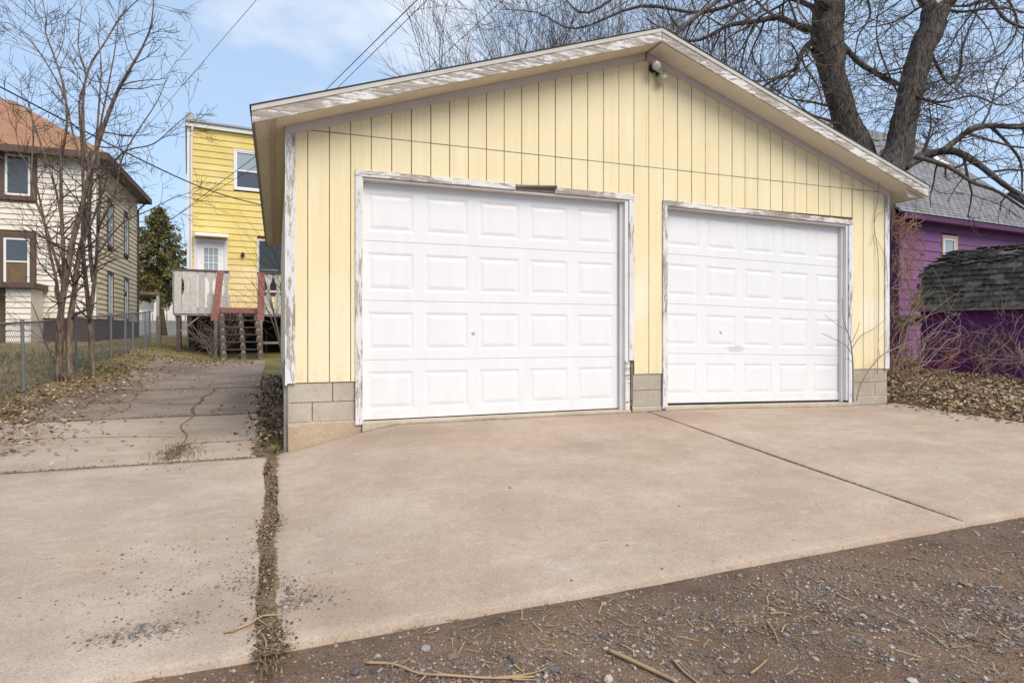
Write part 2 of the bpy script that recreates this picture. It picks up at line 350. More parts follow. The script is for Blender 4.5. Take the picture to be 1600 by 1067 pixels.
c = n.mix(n.ramp(n.noise(9, 6, .7), [(.5, 0.0), (.58, .9)]), c, (.05, .033, .026)); M['shed_shingle'] = n.done(c, .95, n.noise(120), .5, .004, .15)

# ------------------------------------------------------------------ ground, alley, slabs
def axis(lo, hi, a, b, fine, n=14):
    left = [a - (a - lo) * ((k / n) ** 2.6) for k in range(n, 0, -1)]; right = [b + (hi - b) * ((k / n) ** 2.6) for k in range(1, n + 1)]
    return left + list(np.arange(a, b + 1e-6, fine)) + right
def sheet(name, xs, ys, zf, mat):
    mb = MB(); nx = len(xs)
    mb.v = [(x, y, zf(x, y)) for y in ys for x in xs]
    mb.f = [(j*nx+i, j*nx+i+1, (j+1)*nx+i+1, (j+1)*nx+i) for j in range(len(ys)-1) for i in range(nx-1)]
    o = mb.build(name, mat, smooth=True); return tag(o, kind='structure')
def wob(x, y): return .012 * math.sin(3.1*x + 1.7*y) * math.sin(2.3*y - .8*x + 1) + .008 * math.sin(7.3*x - 4*y) + .005 * math.sin(15*x + 11*y)
def zter(x, y):
    z = G(x, y)
    if y < 3.0: return z - .085
    if -3.25 < x < 8.3 and y < 20.4: return z - .05
    return z + wob(x, y)
sheet('ground', axis(-900, 900, -13, 17, .25), axis(-200, 1400, 0, 40, .25), zter, M['earth'])
def zall(x, y): return G(x, min(y, 2.6)) - .035 + wob(x, y) * .8 * ss(2.75, 2.2, y) + .03 * ss(2.2, .9, y) * math.sin(.5 * x)
sheet('alley', list(np.arange(-7, 15, .12)), list(np.arange(-5, 2.78, .1)), zall, M['alley_dirt'])
drive = empty('driveway', (0, 4, -.3)); drive['kind'] = 'structure'
def jw(y): return .013*math.sin(y*2.9+.4) + .009*math.sin(y*7.3+1) + .005*math.sin(y*19)
def slab(x0, x1, y0, y1, mat, lab=None, xr=None, zoff=0.0, right=None):
    """one poured slab with slightly ragged, rounded edges that follows the lie of the land"""
    nx = max(6, int((x1-x0)/.09)); ny = max(6, int((y1-y0)/.09)); q = random.Random(int(x0*91+y0*37)); mb = MB()
    ph = [q.uniform(0, 6) for _ in range(4)]; jl = abs(x0 + .005) < .002; jr = abs(x1 + .072) < .002
    def rag(t, k): return .008*math.sin(2.3*t+ph[k]) + .004*math.sin(11*t+ph[k]*2) + q.uniform(-.005, .005) - (q.uniform(.0, .012) if q.random() < .12 else 0)*(1 if k in (1, 3) else -1)
    fx = [0, .012/(x1-x0)] + [k/nx for k in range(1, nx)] + [1-.012/(x1-x0), 1]; fyy = [0, .012/(y1-y0)] + [k/ny for k in range(1, ny)] + [1-.012/(y1-y0), 1]
    nx, ny = len(fx)-1, len(fyy)-1
    rx = [[rag(y0+(y1-y0)*t, k) for t in fyy] for k in (0, 1)]; ry = [[rag(x0+(x1-x0)*t, k) for t in fx] for k in (2, 3)]
    for j in range(ny+1):
        for i in range(nx+1):
            x = x0+(x1-x0)*fx[i]; y = y0+(y1-y0)*fyy[j]; e = min(i, nx-i, j, ny-j)
            if right: x = x0 + (right(y)-x0)*fx[i]
            z = G(x, y) + zoff
            if jl and i < 2: x += jw(y) * 1.0
            if jr and i > nx-2: x += jw(y) * 1.0
            if i < 2: x += rx[0][j]
            if i > nx-2: x += rx[1][j]
            if j < 2: y += ry[0][i]
            if j > ny-2: y += ry[1][i]*.3
            if e == 0: z -= .010
            mb.v.append((x, y, z))
    w1 = nx+1
    mb.f = [(j*w1+i, j*w1+i+1, (j+1)*w1+i+1, (j+1)*w1+i) for j in range(ny) for i in range(nx)]
    ring = [i for i in range(nx+1)] + [j*w1+nx for j in range(1, ny+1)] + [ny*w1+i for i in range(nx-1, -1, -1)] + [j*w1 for j in range(ny-1, 0, -1)]
    base = len(mb.v)
    for k in ring: x, y, z = mb.v[k]; mb.v.append((x, y, z-.11))
    m = len(ring)
    for k in range(m): mb.f.append((ring[k], base+k, base+(k+1)%m, ring[(k+1)%m]))
    o = mb.build('slab', mat, drive, world=True, smooth=True)
    if lab: o['label'] = lab
    return o
slab(-.005, 4.07, 2.70, 6.335, M['concrete_new'], 'broad beige slab in front of the left garage door')
slab(4.085, 8.1, 2.70, 6.335, M['concrete_new'], 'beige slab in front of the right garage door', right=lambda y: 8.12 + .25*ss(5.6, 3, y))
slab(-4.4, -.072, 2.66, 6.17, M['concrete_old'], 'pebble strewn slab left of the grassy joint')
slab(-3.3, -.16, 6.195, 9.2, M['concrete_old'], 'worn slab with a weedy patch behind the pebble strewn one')
slab(-3.1, -.24, 9.24, 12.7, M['concrete_rear']); slab(-3.0, -.28, 12.75, 20.2, M['concrete_rear'], zoff=.004)

# ------------------------------------------------------------------ garage
GX0, GX1, GY, GYB = .10, 8.02, 6.36, 14.2
RX, RZ, TLX, TRX, TZ = 4.08, 4.327, -.20, 8.36, 2.90
RT = .15                                   # roof build-up measured straight down
gar = empty('garage', (RX, GY, 0), 0, 'pale yellow two door garage with peeling white trim and a low gable roof', 'garage')
def topz(x): return TZ + (RZ - TZ) * ((x - TLX) / (RX - TLX) if x < RX else (TRX - x) / (TRX - RX))
def sofz(x): return topz(x) - RT
mb = MB(); mb.prism([(GX0+.03, .03), (.80, .03), (.80, 2.44), (3.85, 2.44), (3.85, .03), (4.37, .03), (4.37, 2.42), (7.27, 2.42), (7.27, .03), (GX1-.03, .03), (GX1-.03, sofz(GX1)-.01), (RX, sofz(RX)-.01), (GX0+.03, sofz(GX0)-.01)], GY+.014, GY+.09)
mb.build('front_wall', M['dark_gap'], gar, world=True)
MB().box(GX0, GX0+.1, GY+.09, GYB, .40, 2.84).build('side_wall', M['yellow_siding'], gar, world=True)
MB().box(GX1-.1, GX1, GY+.09, GYB, .40, 2.84).build('side_wall', M['yellow_siding'], gar, world=True)
mb = MB(); mb.prism([(GX0, .0), (GX1, .0), (GX1, 2.84), (RX, sofz(RX)-.02), (GX0, 2.84)], GYB, GYB+.1); mb.build('rear_wall', M['yellow_siding'], gar, world=True)
MB().box(GX0+.02, GX0+.2, GY+.1, GYB, -.6, .40).build('foundation_wall', M['block'], gar, world=True)
MB().box(GX1-.2, GX1-.02, GY+.1, GYB, -.6, .40).build('foundation_wall', M['block'], gar, world=True)
MB().box(.4, 7.8, GY+.12, GYB, -.6, -.01).build('floor_slab', M['concrete_rear'], gar, world=True)
# siding boards between the grooves, upper and lower sheets
SEAM = 2.838; DL = (.735, 3.912, 2.495); DR = (4.305, 7.335, 2.462)
gro = [.288 + .2017 * k for k in range(-1, 40)]
gro = [GX0 + .04] + [g for g in gro if GX0 + .1 < g < GX1 - .1] + [GX1 - .04]
def sb_piece(x0, x1, z0f, z1f):
    if x1 - x0 < .012: return
    a0, a1, b0, b1 = z0f(x0), z0f(x1), z1f(x0), z1f(x1)
    if b0 - a0 < .01 and b1 - a1 < .01: return
    d = rng.uniform(-.0012, .0012)
    q = MB(); q.prism([(x0, a0), (x1, a1), (x1, max(b1, a1+.001)), (x0, max(b0, a0+.001))], GY + d, GY + .013); q.build('siding_board', M['yellow_siding'], gar, world=True, bevel=.0018)
for g0, g1 in zip(gro, gro[1:]):
    wgap = rng.choice((.003, .0035, .0045)); x0, x1 = g0 + wgap, g1 - wgap
    if (g0 < RX < g1):
        for a, b in ((x0, RX), (RX + .0005, x1)): sb_piece(a, b, lambda x: SEAM + .004, lambda x: sofz(x) - .004)
    else: sb_piece(x0, x1, lambda x: SEAM + .004, lambda x: sofz(x) - .004)
    low = lambda x: .40 - .0025 * max(0, x - 3.5)
    cut = [x0, x1]
    for d in (DL, DR):
        for e in d[:2]:
            if x0 < e < x1: cut.append(e)
    cut.sort()
    for a, b in zip(cut, cut[1:]):
        mid = (a + b) / 2; over = [d for d in (DL, DR) if d[0] < mid < d[1]]
        hi = lambda x: min(SEAM - .004, sofz(x) - .006)
        if over: sb_piece(a, b, lambda x, d=over[0]: d[2] - .01, hi)
        else: sb_piece(a, b, low, hi)
MB().box(GX0+.08, GX1-.05, GY-.001, GY+.012, SEAM-.0035, SEAM+.0035).build('seam_flashing', M['old_wood'], gar, world=True)
# trim
def trim(name, x0, x1, z0, z1, mat, y0=GY-.02, y1=GY+.0, skew=0.0):
    q = MB(); q.prism([(x0, z0), (x1, z0 - skew), (x1, z1 - skew), (x0, z1)], y0, y1); return q.build(name, mat, gar, world=True, bevel=.003)
trim('corner_trim', GX0-.004, GX0+.074, .395, sofz(GX0)-.012, M['peel_z']); trim('corner_trim', GX1-.078, GX1+.004, .385, sofz(GX1)-.012, M['peel_light_z'])
MB().box(GX0-.018, GX0-.001, GY-.018, GY+.09, .38, 2.83).build('corner_trim_return', M['peel_light_z'], gar, world=True)
# door casings: left door
trim('door_casing', .735, .803, -.03, 2.428, M['peel_z']); trim('door_casing', 3.846, 3.912, .56, 2.428, M['peel_z'])
trim('door_casing_stub', 3.80, 3.862, -.02, .56, M['peel_x'], GY-.004, GY+.012); trim('door_casing_stub', 3.868, 3.90, .10, .53, M['bare_wood'], GY-.012, GY-.002)
trim('header_casing', .735, 2.43, 2.43, 2.496, M['peel_light_x']); trim('header_casing', 2.90, 3.912, 2.43, 2.494, M['peel_x'])
trim('header_casing', 2.436, 2.895, 2.43, 2.49, M['bare_wood'], GY-.012, GY)
q = MB()                                         # the split, rotted strip curling off the header
for k in range(9):
    t = k / 8; q.v += [(2.44+.47*t, GY-.016-.02*t, 2.445+.03*t), (2.44+.47*t, GY-.030-.03*t, 2.463+.035*t), (2.44+.47*t, GY-.014-.02*t, 2.485+.028*t)]
for k in range(8):
    for j in range(3): q.f.append((3*k+j, 3*k+(j+1)%3, 3*k+3+(j+1)%3, 3*k+3+j))
q.f += [(2,1,0), (24,25,26)]; q.build('rotted_strip', M['bare_wood'], gar, world=True)
# right door casings (this opening sags to the right)
trim('door_casing', 4.305, 4.371, -.02, 2.395, M['peel_z']); trim('door_casing', 7.266, 7.335, -.06, 2.345, M['peel_light_z'])
trim('header_casing', 4.305, 7.335, 2.397, 2.462, M['peel_x'], skew=.045)
# jambs and header reveals
for x0, x1, z1 in ((.80, .812, 2.43), (3.80, 3.846, 2.43), (4.371, 4.383, 2.41), (7.235, 7.266, 2.40)): MB().box(x0, x1, GY+.0005, GY+.16, -.03, z1).build('door_jamb', M['white_trim'], gar, world=True)
MB().box(3.765, 3.80, GY+.05, GY+.098, -.03, 2.41).build('door_stop', M['white_trim'], gar, world=True); MB().box(7.205, 7.235, GY+.05, GY+.098, -.05, 2.37).build('door_stop', M['white_trim'], gar, world=True)
MB().box(.812, 3.80, GY+.0005, GY+.16, 2.405, 2.43).build('door_header', M['frieze'], gar, world=True)
q = MB(); q.prism([(4.383, 2.375), (7.235, 2.325), (7.235, 2.36), (4.383, 2.41)], GY+.0005, GY+.16); q.build('door_header', M['frieze'], gar, world=True)
for x0, x1, za, zb in ((.80, 3.86, -.010, -.012), (4.33, 7.30, .006, -.058)):
    q = MB(); q.prism([(x0, -.25), (x1, -.25), (x1, zb), (x0, za)], GY-.035, GY+.2); q.build('door_sill', M['mortar'], gar, world=True, bevel=.006)
# sectional doors
DW, SH = 2.95, .605; PX, PW, PH, BV, DP = .59, .475, .395, .026, .0062
q = MB(); fr = []
y = 0.0
xs = [-DW/2]; 
for k in range(5):
    c = (k-2)*PX; xs += [c-PW/2, c+PW/2]
xs.append(DW/2); z0, z1, za, zb = .002, SH-.002, (SH-PH)/2-.01, (SH+PH)/2-.01
def quad(a, b, c, d): q.add([a, b, c, d], [(0,1,2,3)])
for i in range(len(xs)-1):
    a, b = xs[i], xs[i+1]
    if i % 2 == 0: quad((a,0,z0), (b,0,z0), (b,0,z1), (a,0,z1))
    else:
        quad((a,0,z0), (b,0,z0), (b,0,za), (a,0,za)); quad((a,0,zb), (b,0,zb), (b,0,z1), (a,0,z1))
        A = [(a,0,za), (b,0,za), (b,0,zb), (a,0,zb)]; B = [(a+BV,DP,za+BV), (b-BV,DP,za+BV), (b-BV,DP,zb-BV), (a+BV,DP,zb-BV)]
        for j in range(4): quad(A[j], A[(j+1)%4], B[(j+1)%4], B[j])
        quad(*B)
for A in (((-DW/2,0,z0),(-DW/2,.04,z0),(DW/2,.04,z0),(DW/2,0,z0)), ((-DW/2,0,z1),(DW/2,0,z1),(DW/2,.012,z1+.004),(-DW/2,.012,z1+.004))): quad(*A)
sec_me = q.mesh('door_section', M['door_white'])
q = MB(); a, b = (PW/2-BV-.004), (PH/2-BV-.004); i1 = .036
A = [(-a,0,-b), (a,0,-b), (a,0,b), (-a,0,b)]; B = [(-a+i1,-.006,-b+i1), (a-i1,-.006,-b+i1), (a-i1,-.006,b-i1), (-a+i1,-.006,b-i1)]
q.add(A + B, [(4,5,6,7)] + [(j, (j+1)%4, 4+(j+1)%4, 4+j) for j in range(4)])
pan_me = q.mesh('raised_panel', M['door_white'])
def gdoor(cx, tilt, lab, lx):
    d = MB().box(-DW/2, DW/2, .042, .05, 0, 4*SH-.002).build('garage_door', M['door_white'], gar)
    d.location = (cx - RX, .10, .0); d.rotation_euler = (0, tilt, 0); d['label'] = lab
    for r in range(4):
        inst('door_section', sec_me, d, (0, 0, r*SH))
        for k in range(5): inst('raised_panel', pan_me, d, ((k-2)*PX, DP-.0008, r*SH + SH/2-.01))
    q = MB(); q.lathe([(.022, 0), (.022, -.006), (.013, -.008), (.012, -.014), (.005, -.015)], (lx, 0, SH*1.46), (0,1,0), 12); q.build('door_lock', M['frieze'], d)
    MB().box(-DW/2, DW/2, .006, .045, -.022, -.001).build('bottom_seal', M['black_plastic'], d)
    return d
gdoor(2.285, 0, 'white panelled door with a straight top beside the tall block corner', -.295)
gdoor(5.81, R(1.25), 'white panelled door that sags to the right, scuffed near its lock', -.59)
# block courses under the siding
def blocks(x0, x1, cuts):
    zz = .395
    for row, cs in enumerate(cuts):
        e = [x0] + cs + [x1]
        for a, b in zip(e, e[1:]): MB().box(a+.004, b-.004, GY+.012 + rng.uniform(-.001, .001), GY+.10, zz-.186, zz-.002).build('concrete_block', M['block'], gar, world=True, bevel=.005)
        zz -= .19
    MB().box(x0, x1, GY+.0165, GY+.098, zz-.06, .392).build('mortar', M['mortar'], gar, world=True)
blocks(GX0+.006, .735, [[.52], [.33]]); blocks(3.905, 4.31, [[], []]); blocks(7.335, GX1-.006, [[], [7.78]])
q = MB(); P = [(GX0+.004, -.40), (.80, -.40), (.80, -.01), (.735, .012), (.30, .016), (.2, -.01), (GX0+.004, .0)]
q.prism(P, GY+.002, GY+.1); q.build('parging', M['parge'], gar, world=True, bevel=.012)
MB().box(3.90, 4.33, GY+.004, GY+.1, -.3, .013).build('parging', M['mortar'], gar, world=True, bevel=.01); MB().box(7.33, 8.01, GY+.004, GY+.1, -.4, .013).build('parging', M['block'], gar, world=True, bevel=.01)
MB().box(GX0-.03, GX0-.004, GY+.02, GY+.14, -.28, .62).build('loose_board', M['bare_wood'], gar, world=True)
# roof
YF, YR = 6.05, 14.5
def slope(name, x0, x1, dz0, dz1, y0, y1, mat, ends=None):
    q = MB(); q.prism([(x0, topz(x0)-dz1), (x1, topz(x1)-dz1), (x1, topz(x1)-dz0), (x0, topz(x0)-dz0)], y0, y1); return q.build(name, mat, gar, world=True)
for sgn, xa, xb in ((0, TLX, RX), (1, RX, TRX)):
    slope('roof_shingles', xa - (.02 if not sgn else 0), xb + (.02 if sgn else 0), -.006, .006, YF-.035, YR+.03, M['shingle_dark'])
    slope('roof_deck', xa+.002, xb-.002, .007, .10, YF+.004, YR, M['bare_wood'])
    slope('soffit', xa+.02, xb-.0005, .132, .15, YF+.001, YR, M['soffit_left' if not sgn else 'soffit'])
    slope('drip_edge', xa-.004, xb+.0 , .008, .05, YF-.03, YF-.0005, M['drip'])
    a, b = (xa, xb - .003) if not sgn else (xb, xa + .003)
    slope('fascia', min(a, b), max(a, b), .048, .157, YF-.022, YF, M['peel_x'])
    a, b = (GX0 - .01, RX - .012) if not sgn else (RX + .002, GX1 + .01)
    slope('frieze_board', a, b, .152, .235, GY-.022, GY-.001, M['frieze'])
q = MB(); q.prism([(RX-.02, sofz(RX)-.0), (RX-.011, sofz(RX)), (RX-.011, sofz(RX)-.1), (RX-.02, sofz(RX)-.1)][::-1], GY-.026, GY-.001); q.build('frieze_joint', M['bare_wood'], gar, world=True)
MB().box(TLX-.002, TLX+.022, YF, YR, TZ-.155, TZ-.012).build('eave_fascia', M['old_wood'], gar, world=True); MB().box(TRX-.022, TRX+.002, YF, YR, TZ-.155, TZ-.012).build('eave_fascia', M['peel_light_x'], gar, world=True)
q = MB(); q.prism([(8.03, sofz(8.03)-.002), (8.10, sofz(8.1)-.10), (TRX-.03, TZ-.155), (TRX-.03, sofz(TRX)+.002)][::-1], YF+.06, YF+.08); q.build('eave_return', M['soffit'], gar, world=True)
q = MB()
for k in range(170):
    yy = YF + .04 + k * .05
    for dx in (0,): q.box(-.065+dx, -.005+dx, yy, yy+.02, sofz(-.035)-.012, sofz(-.035)+.006)
q.build('soffit_vent', M['vent'], gar, world=True)
MB().box(-.078, -.068, YF+.02, YR, sofz(-.073)-.010, sofz(-.073)+.002).build('vent_flange', M['soffit_left'], gar, world=True); MB().box(.0, .010, YF+.02, YR, sofz(.005)-.010, sofz(.005)+.002).build('vent_flange', M['soffit_left'], gar, world=True)

# floodlight under the gable peak
p = atY(1020, 112, GY-.02)
fl = empty('flood_light', p, 0, 'twin bulb floodlight with clear lamps under the garage gable peak', 'floodlight')
q = MB(); q.lathe([(.05, 0), (.05, -.02), (.035, -.03)], (0, .02, .04), (0, 1, 0), 14); q.build('mount_plate', M['black_plastic'], fl)
for c, ax, nm in (((-.02, -.03, .03), (-.18, -1, -.18), 0), ((.045, -.02, -.03), (.55, -.55, -.75), 1)):
    ax = Vector(ax).normalized(); c = Vector(c)
    q = MB(); q.tube([Vector((0, .0, .04)), c], .012, 8); q.lathe([(.014, -.02), (.024, .0), (.026, .04), (.03, .045)], c, ax, 12); lh = q.build('lamp_holder', M['black_plastic'], fl, smooth=False)
    q = MB(); q.lathe([(.024, .03), (.034, .055), (.056, .105), (.058, .112), (.05, .125), (.03, .134), (.006, .137)], c, ax, 18); q.build('bulb', M['lamp_glass'], lh, smooth=True)

# ------------------------------------------------------------------ shared house builders (local frame: x along facade, y into building, z up)
def lap(parent, x0, x1, z0, z1, ex, holes, mat, y=0.0, joined=None, low=None, side=None):
    """clapboards: each board tilts out at its foot; split round openings (x0,x1,z0,z1). side=(x) builds on a side wall: coordinates are (y)"""
    z = z0; J = MB(); LP = .045 if joined else .032
    while z < z1 - .02:
        t = min(z + ex, z1); seg = [(x0, x1)]
        for h in holes:
            if h[2] < t - .01 and h[3] > z + .01:
                ns = []
                for a, b in seg:
                    if h[1] <= a or h[0] >= b: ns.append((a, b)); continue
                    if h[0] - a > .02: ns.append((a, h[0]))
                    if b - h[1] > .02: ns.append((h[1], b))
                seg = ns
        for a, b in seg:
            q = J if joined else MB()
            if side is None: q.hexa([(a, y-LP, z), (b, y-LP, z), (b, y, z), (a, y, z)], [(a, y-.008, t-.002), (b, y-.008, t-.002), (b, y, t-.002), (a, y, t-.002)])
            else: q.hexa([(side+LP, a, z), (side+LP, b, z), (side, b, z), (side, a, z)], [(side+.008, a, t-.002), (side+.008, b, t-.002), (side, b, t-.002), (side, a, t-.002)])
            if not joined: q.build('clapboard', M[low[1]] if low and z < low[0] else M[mat], parent)
        z = t
    if joined: tag(J.build(joined, M[mat], parent), kind='stuff')
def window(parent, x0, x1, z0, z1, trim, tmat, fmat, gmat, y=0.0, mid=.5, fw=.05, g2=None, muntin=None):
    """casing round the opening, sash frame, panes set back"""
    q = MB()
    if trim: q.box(x0-trim, x0, y-.05, y, z0-trim, z1+trim).box(x1, x1+trim, y-.05, y, z0-trim, z1+trim).box(x0, x1, y-.05, y, z1, z1+trim).box(x0-.01, x1+.01, y-.06, y, z0-trim, z0)
    else: q.box(x0-.012, x0, y-.04, y, z0, z1)
    wn = q.build('window', M[tmat], parent)
    q = MB(); e = fw; q.box(x0, x0+e, y-.035, y+.03, z0, z1).box(x1-e, x1, y-.035, y+.03, z0, z1).box(x0+e, x1-e, y-.035, y+.03, z0, z0+e).box(x0+e, x1-e, y-.035, y+.03, z1-e, z1)
    zm = z0 + (z1-z0)*mid if mid else None
    if zm: q.box(x0+e, x1-e, y-.03, y+.03, zm-.025, zm+.025)
    q.build('sash', M[fmat], wn)
    for a, b, gm, yo in (((zm+.025, z1-e, gmat, 0.0), (z0+e, zm-.025, g2 or gmat, .014)) if zm else ((z0+e, z1-e, gmat, 0.0),)):
        MB().box(x0+e, x1-e, y-.005+yo, y+.001+yo, a, b).build('pane', M[gm], wn)
    return wn

# ------------------------------------------------------------------ yellow house
yp = Plane(atZ(293, 540, 22.0) * 1.0, R(6.7)); yp.P0.z = 0
yh = empty('yellow_house', yp.P0, yp.a, 'tall narrow yellow clapboard house behind the wooden deck', 'house')
HT = yp.hit(293, 193)[1]; def_w = 7.5
gz = .0
MB().box(.03, def_w, .03, 9, -.2, HT).build('wall', M['dark_gap'], yh)
wx0, wz1 = yp.hit(368, 236); wx1 = wx0 + 1.0; wz0 = yp.hit(368, 294)[1]
dx0, dz1 = yp.hit(309, 378); dx1 = yp.hit(350, 378)[0]; DECK = yp.hit(380, 482, -2.3)[1]
ux0, uz1 = yp.hit(404, 376); ux1 = ux0 + 1.1; uz0 = DECK + .75
holes = [(wx0-.07, wx1+.07, wz0-.07, wz1+.07), (dx0-.12, dx1+.12, DECK-.2, dz1+.14), (ux0-.05, ux1+.05, uz0-.05, uz1+.05)]
lap(yh, .07, def_w, DECK-.12, HT-.05, .222, holes, 'yellow_house', low=(DECK+1.45, 'yellow_house_low'))
lap(yh, .1, 9.0, DECK-.12, HT-.05, .262, [], 'yellow_house', joined='side_siding', side=None) if False else None
MB().box(-.012, .03, .0, 9.0, -.1, HT-.02).build('side_wall', M['white_trim'], yh)
MB().box(-.02, .068, -.045, .02, DECK-.4, HT-.06).build('corner_board', M['white_trim'], yh)
q = MB(); q.tube([(.15, -.1, HT-.1), (.14, -.08, HT-.32), (.125, -.075, HT-.5), (.105, -.075, DECK-.6)], .04, 8); q.build('downspout', M['white_trim'], yh)
q = MB(); q.prism([(-.05, HT-.12), (def_w, HT-.12), (def_w, HT+.03), (-.05, HT+.03)], -.14, -.03); q.build('gutter', M['white_trim'], yh)
q = MB(); q.hexa([(-.07, -.2, HT+.035), (def_w, -.2, HT+.035), (def_w, 9, HT+.25), (-.07, 9, HT+.25)], [(-.07, -.2, HT+.1), (def_w, -.2, HT+.1), (def_w, 9, HT+.32), (-.07, 9, HT+.32)]); q.build('roof', M['far_grey'], yh)
q = MB(); q.hexa([(-.06, -.12, HT+.1), (.26, -.12, HT+.1), (.26, .5, HT+.12), (-.06, .5, HT+.12)], [(-.06, -.06, HT+.38), (.2, -.06, HT+.34), (.2, .5, HT+.34), (-.06, .5, HT+.38)]); q.build('parapet_cap', M['far_grey'], yh)
q = MB(); q.lathe([(.24, 0), (.24, .06), (.2, .12), (.1, .15)], (2.33, .8, HT+.13), (0, 0, 1), 12); q.build('roof_vent', M['shingle_dark'], yh)
window(yh, wx0, wx1, wz0, wz1, .07, 'white_trim', 'white_clean', 'glass_pale', mid=.48, g2='glass')
window(yh, ux0, ux1, uz0, uz1, .05, 'white_trim', 'galv', 'glass_dark', mid=.42, fw=.035)
# back door with a glazed upper half, casing and little hood
q = MB(); q.box(dx0-.12, dx0, -.05, 0, DECK, dz1+.12).box(dx1, dx1+.12, -.05, 0, DECK, dz1+.12).box(dx0, dx1, -.05, 0, dz1, dz1+.12)
dr = q.build('door', M['white_trim'], yh)
gx0, gx1, gz1 = dx0+.2, dx1-.2, dz1-.2; gz0 = gz1-1.05
q = MB(); q.box(dx0, gx0, -.01, .03, DECK, dz1).box(gx1, dx1, -.01, .03, DECK, dz1).box(gx0, gx1, -.01, .03, gz1, dz1).box(gx0, gx1, -.01, .03, DECK, gz0)
q.build('door_leaf', M['white_clean'], dr)
q = MB()
for k in (1, 2): q.box(gx0+(gx1-gx0)*k/3-.012, gx0+(gx1-gx0)*k/3+.012, -.008, .012, gz0, gz1)
for k in (1, 2, 3): q.box(gx0, gx1, -.0075, .011, gz0+(gz1-gz0)*k/4-.012, gz0+(gz1-gz0)*k/4+.012)
q.build('muntins', M['white_clean'], dr); MB().box(gx0, gx1, .013, .02, gz0, gz1).build('pane', M['glass_pale'], dr)
q = MB(); q.lathe([(.03, 0), (.03, -.05), (.02, -.06)], (dx1-.07, -.01, DECK+.95), (0, 1, 0), 10); q.build('door_knob', M['galv'], dr)
hx0, hz = yp.hit(304, 368); hx1 = yp.hit(356, 370)[0]
q = MB(); q.hexa([(hx0, -.45, hz-.06), (hx1, -.45, hz-.06), (hx1, -.03, hz+.02), (hx0, -.03, hz+.02)], [(hx0, -.45, hz), (hx1, -.45, hz), (hx1, -.03, hz+.12), (hx0, -.03, hz+.12)]); q.build('door_hood', M['white_trim'], yh)
lx, lz = yp.hit(379, 399); q = MB(); q.lathe([(.05, 0), (.07, .03), (.06, .12), (.03, .16)], (lx, -.09, lz-.06), (0, 0, 1), 10); q.box(lx-.02, lx+.02, -.06, -.02, lz, lz+.06); q.build('wall_lamp', M['black_plastic'], yh)
# deck and stairs
DY = -2.3
def dk(px, py): return yp.hit(px, py, DY)
dl = dk(272, 420)[0]; rtop = dk(300, 422)[1]; rbot = dk(300, 490)[1]; s0 = dk(343, 490)[0]; s1 = dk(403, 490)[0]
deck = empty('wooden_deck', yp.P0, yp.a, 'weathered white deck with cut out balusters on the back of the yellow house', 'deck')
for k in range(17): MB().box(dl, def_w, DY+.02+k*.135, DY+.148+k*.135, DECK-.03, DECK).build('deck_board', M['red_paint'], deck)
MB().box(dl, def_w, DY+.0, DY+.04, DECK-.25, DECK-.032).build('rim_joist', M['grey_white_wood'], deck); MB().box(dl, dl+.04, DY+.04, -.05, DECK-.25, DECK-.032).build('rim_joist', M['grey_white_wood'], deck)
for a, b in ((dl-.02, s0+.28), (s1-.02, def_w)):
    MB().box(a, b, DY-.08, DY+.06, rtop-.03, rtop+.02).build('top_rail', M['brown_trim'], deck)
    MB().box(a, b, DY-.02, DY+.02, rtop-.14, rtop-.031).build('rail_backing', M['grey_white_wood'], deck)
MB().box(dl-.03, dl+.08, DY+.06, -.06, rtop-.03, rtop+.02).build('top_rail', M['brown_trim'], deck)
prof = [(-.115, 0), (-.115, .42), (-.05, .52), (-.05, .74), (-.115, .84), (-.115, 1), (.115, 1), (.115, .84), (.05, .74), (.05, .52), (.115, .42), (.115, 0)]
bh = rtop - .031 - rbot
q = MB(); q.prism([(x, z*bh) for x, z in prof][::-1], -.012, .012); bal_me = q.mesh('baluster', M['grey_white_wood'])
q = MB(); q.box(-.1, .1, -.012, .012, 0, bh); pk_me = q.mesh('picket', M['grey_white_wood'])
x = dl + .1; k = 0
while x < s0 + .2:
    inst('baluster', bal_me if k in (1, 4, 6, 7) else pk_me, deck, (x, DY-.035 - .003*(k % 2), rbot), (0, R(rng.uniform(-.6, .6)), 0)); x += .225 if k != 3 else .27; k += 1
x = s1 + .32
while x < s1 + 2.6: inst('baluster', bal_me, deck, (x, DY-.035, rbot), (0, R(rng.uniform(-.5, .5)), 0)); x += .31
for k in range(9): inst('baluster', pk_me, deck, (dl-.03, DY+.2+k*.24, rbot), (0, 0, R(90)))
for x in (dl+.12, s0-.06, s1+.1, 4.4):
    g = yp.P0 + yp.dx*x + yp.dy*(DY+.1); MB().box(x-.06, x+.06, DY+.05, DY+.17, G(g.x, g.y)-.1, DECK-.25).build('post', M['stair_wood'], deck)
for x in (dl+.15, 4.4):
    g = yp.P0 + yp.dx*x; MB().box(x-.05, x+.05, -.25, -.15, G(g.x, g.y)-.1, DECK-.25).build('post', M['stair_wood'], deck)
for a, b in (((dl+.18, DY+.1, DECK-.75), (dl+.75, DY+.1, DECK-.25)), ((s1+.95, DY+.1, DECK-.25), (s1+1.5, DY+.1, DECK-.7))):
    q = MB(); q.bar(a, b, .04, .09, (0, 1, 0)); q.build('brace', M['old_wood'], deck)
MB().box(dl+.6, def_w, -.02, .02, -.2, DECK-.13).build('dark_sheet', M['dark_under'], deck)  # near-black sheet against the house wall fills in the dark under the deck
MB().box(s1+.1, def_w, DY+.12, DY+.15, DECK-1.18, DECK-1.1).build('cross_rail', M['old_wood'], deck)
fy = DY - 1.75; fg = yp.P0 + yp.dx*((s0+s1)/2) + yp.dy*fy; FG = G(fg.x, fg.y)
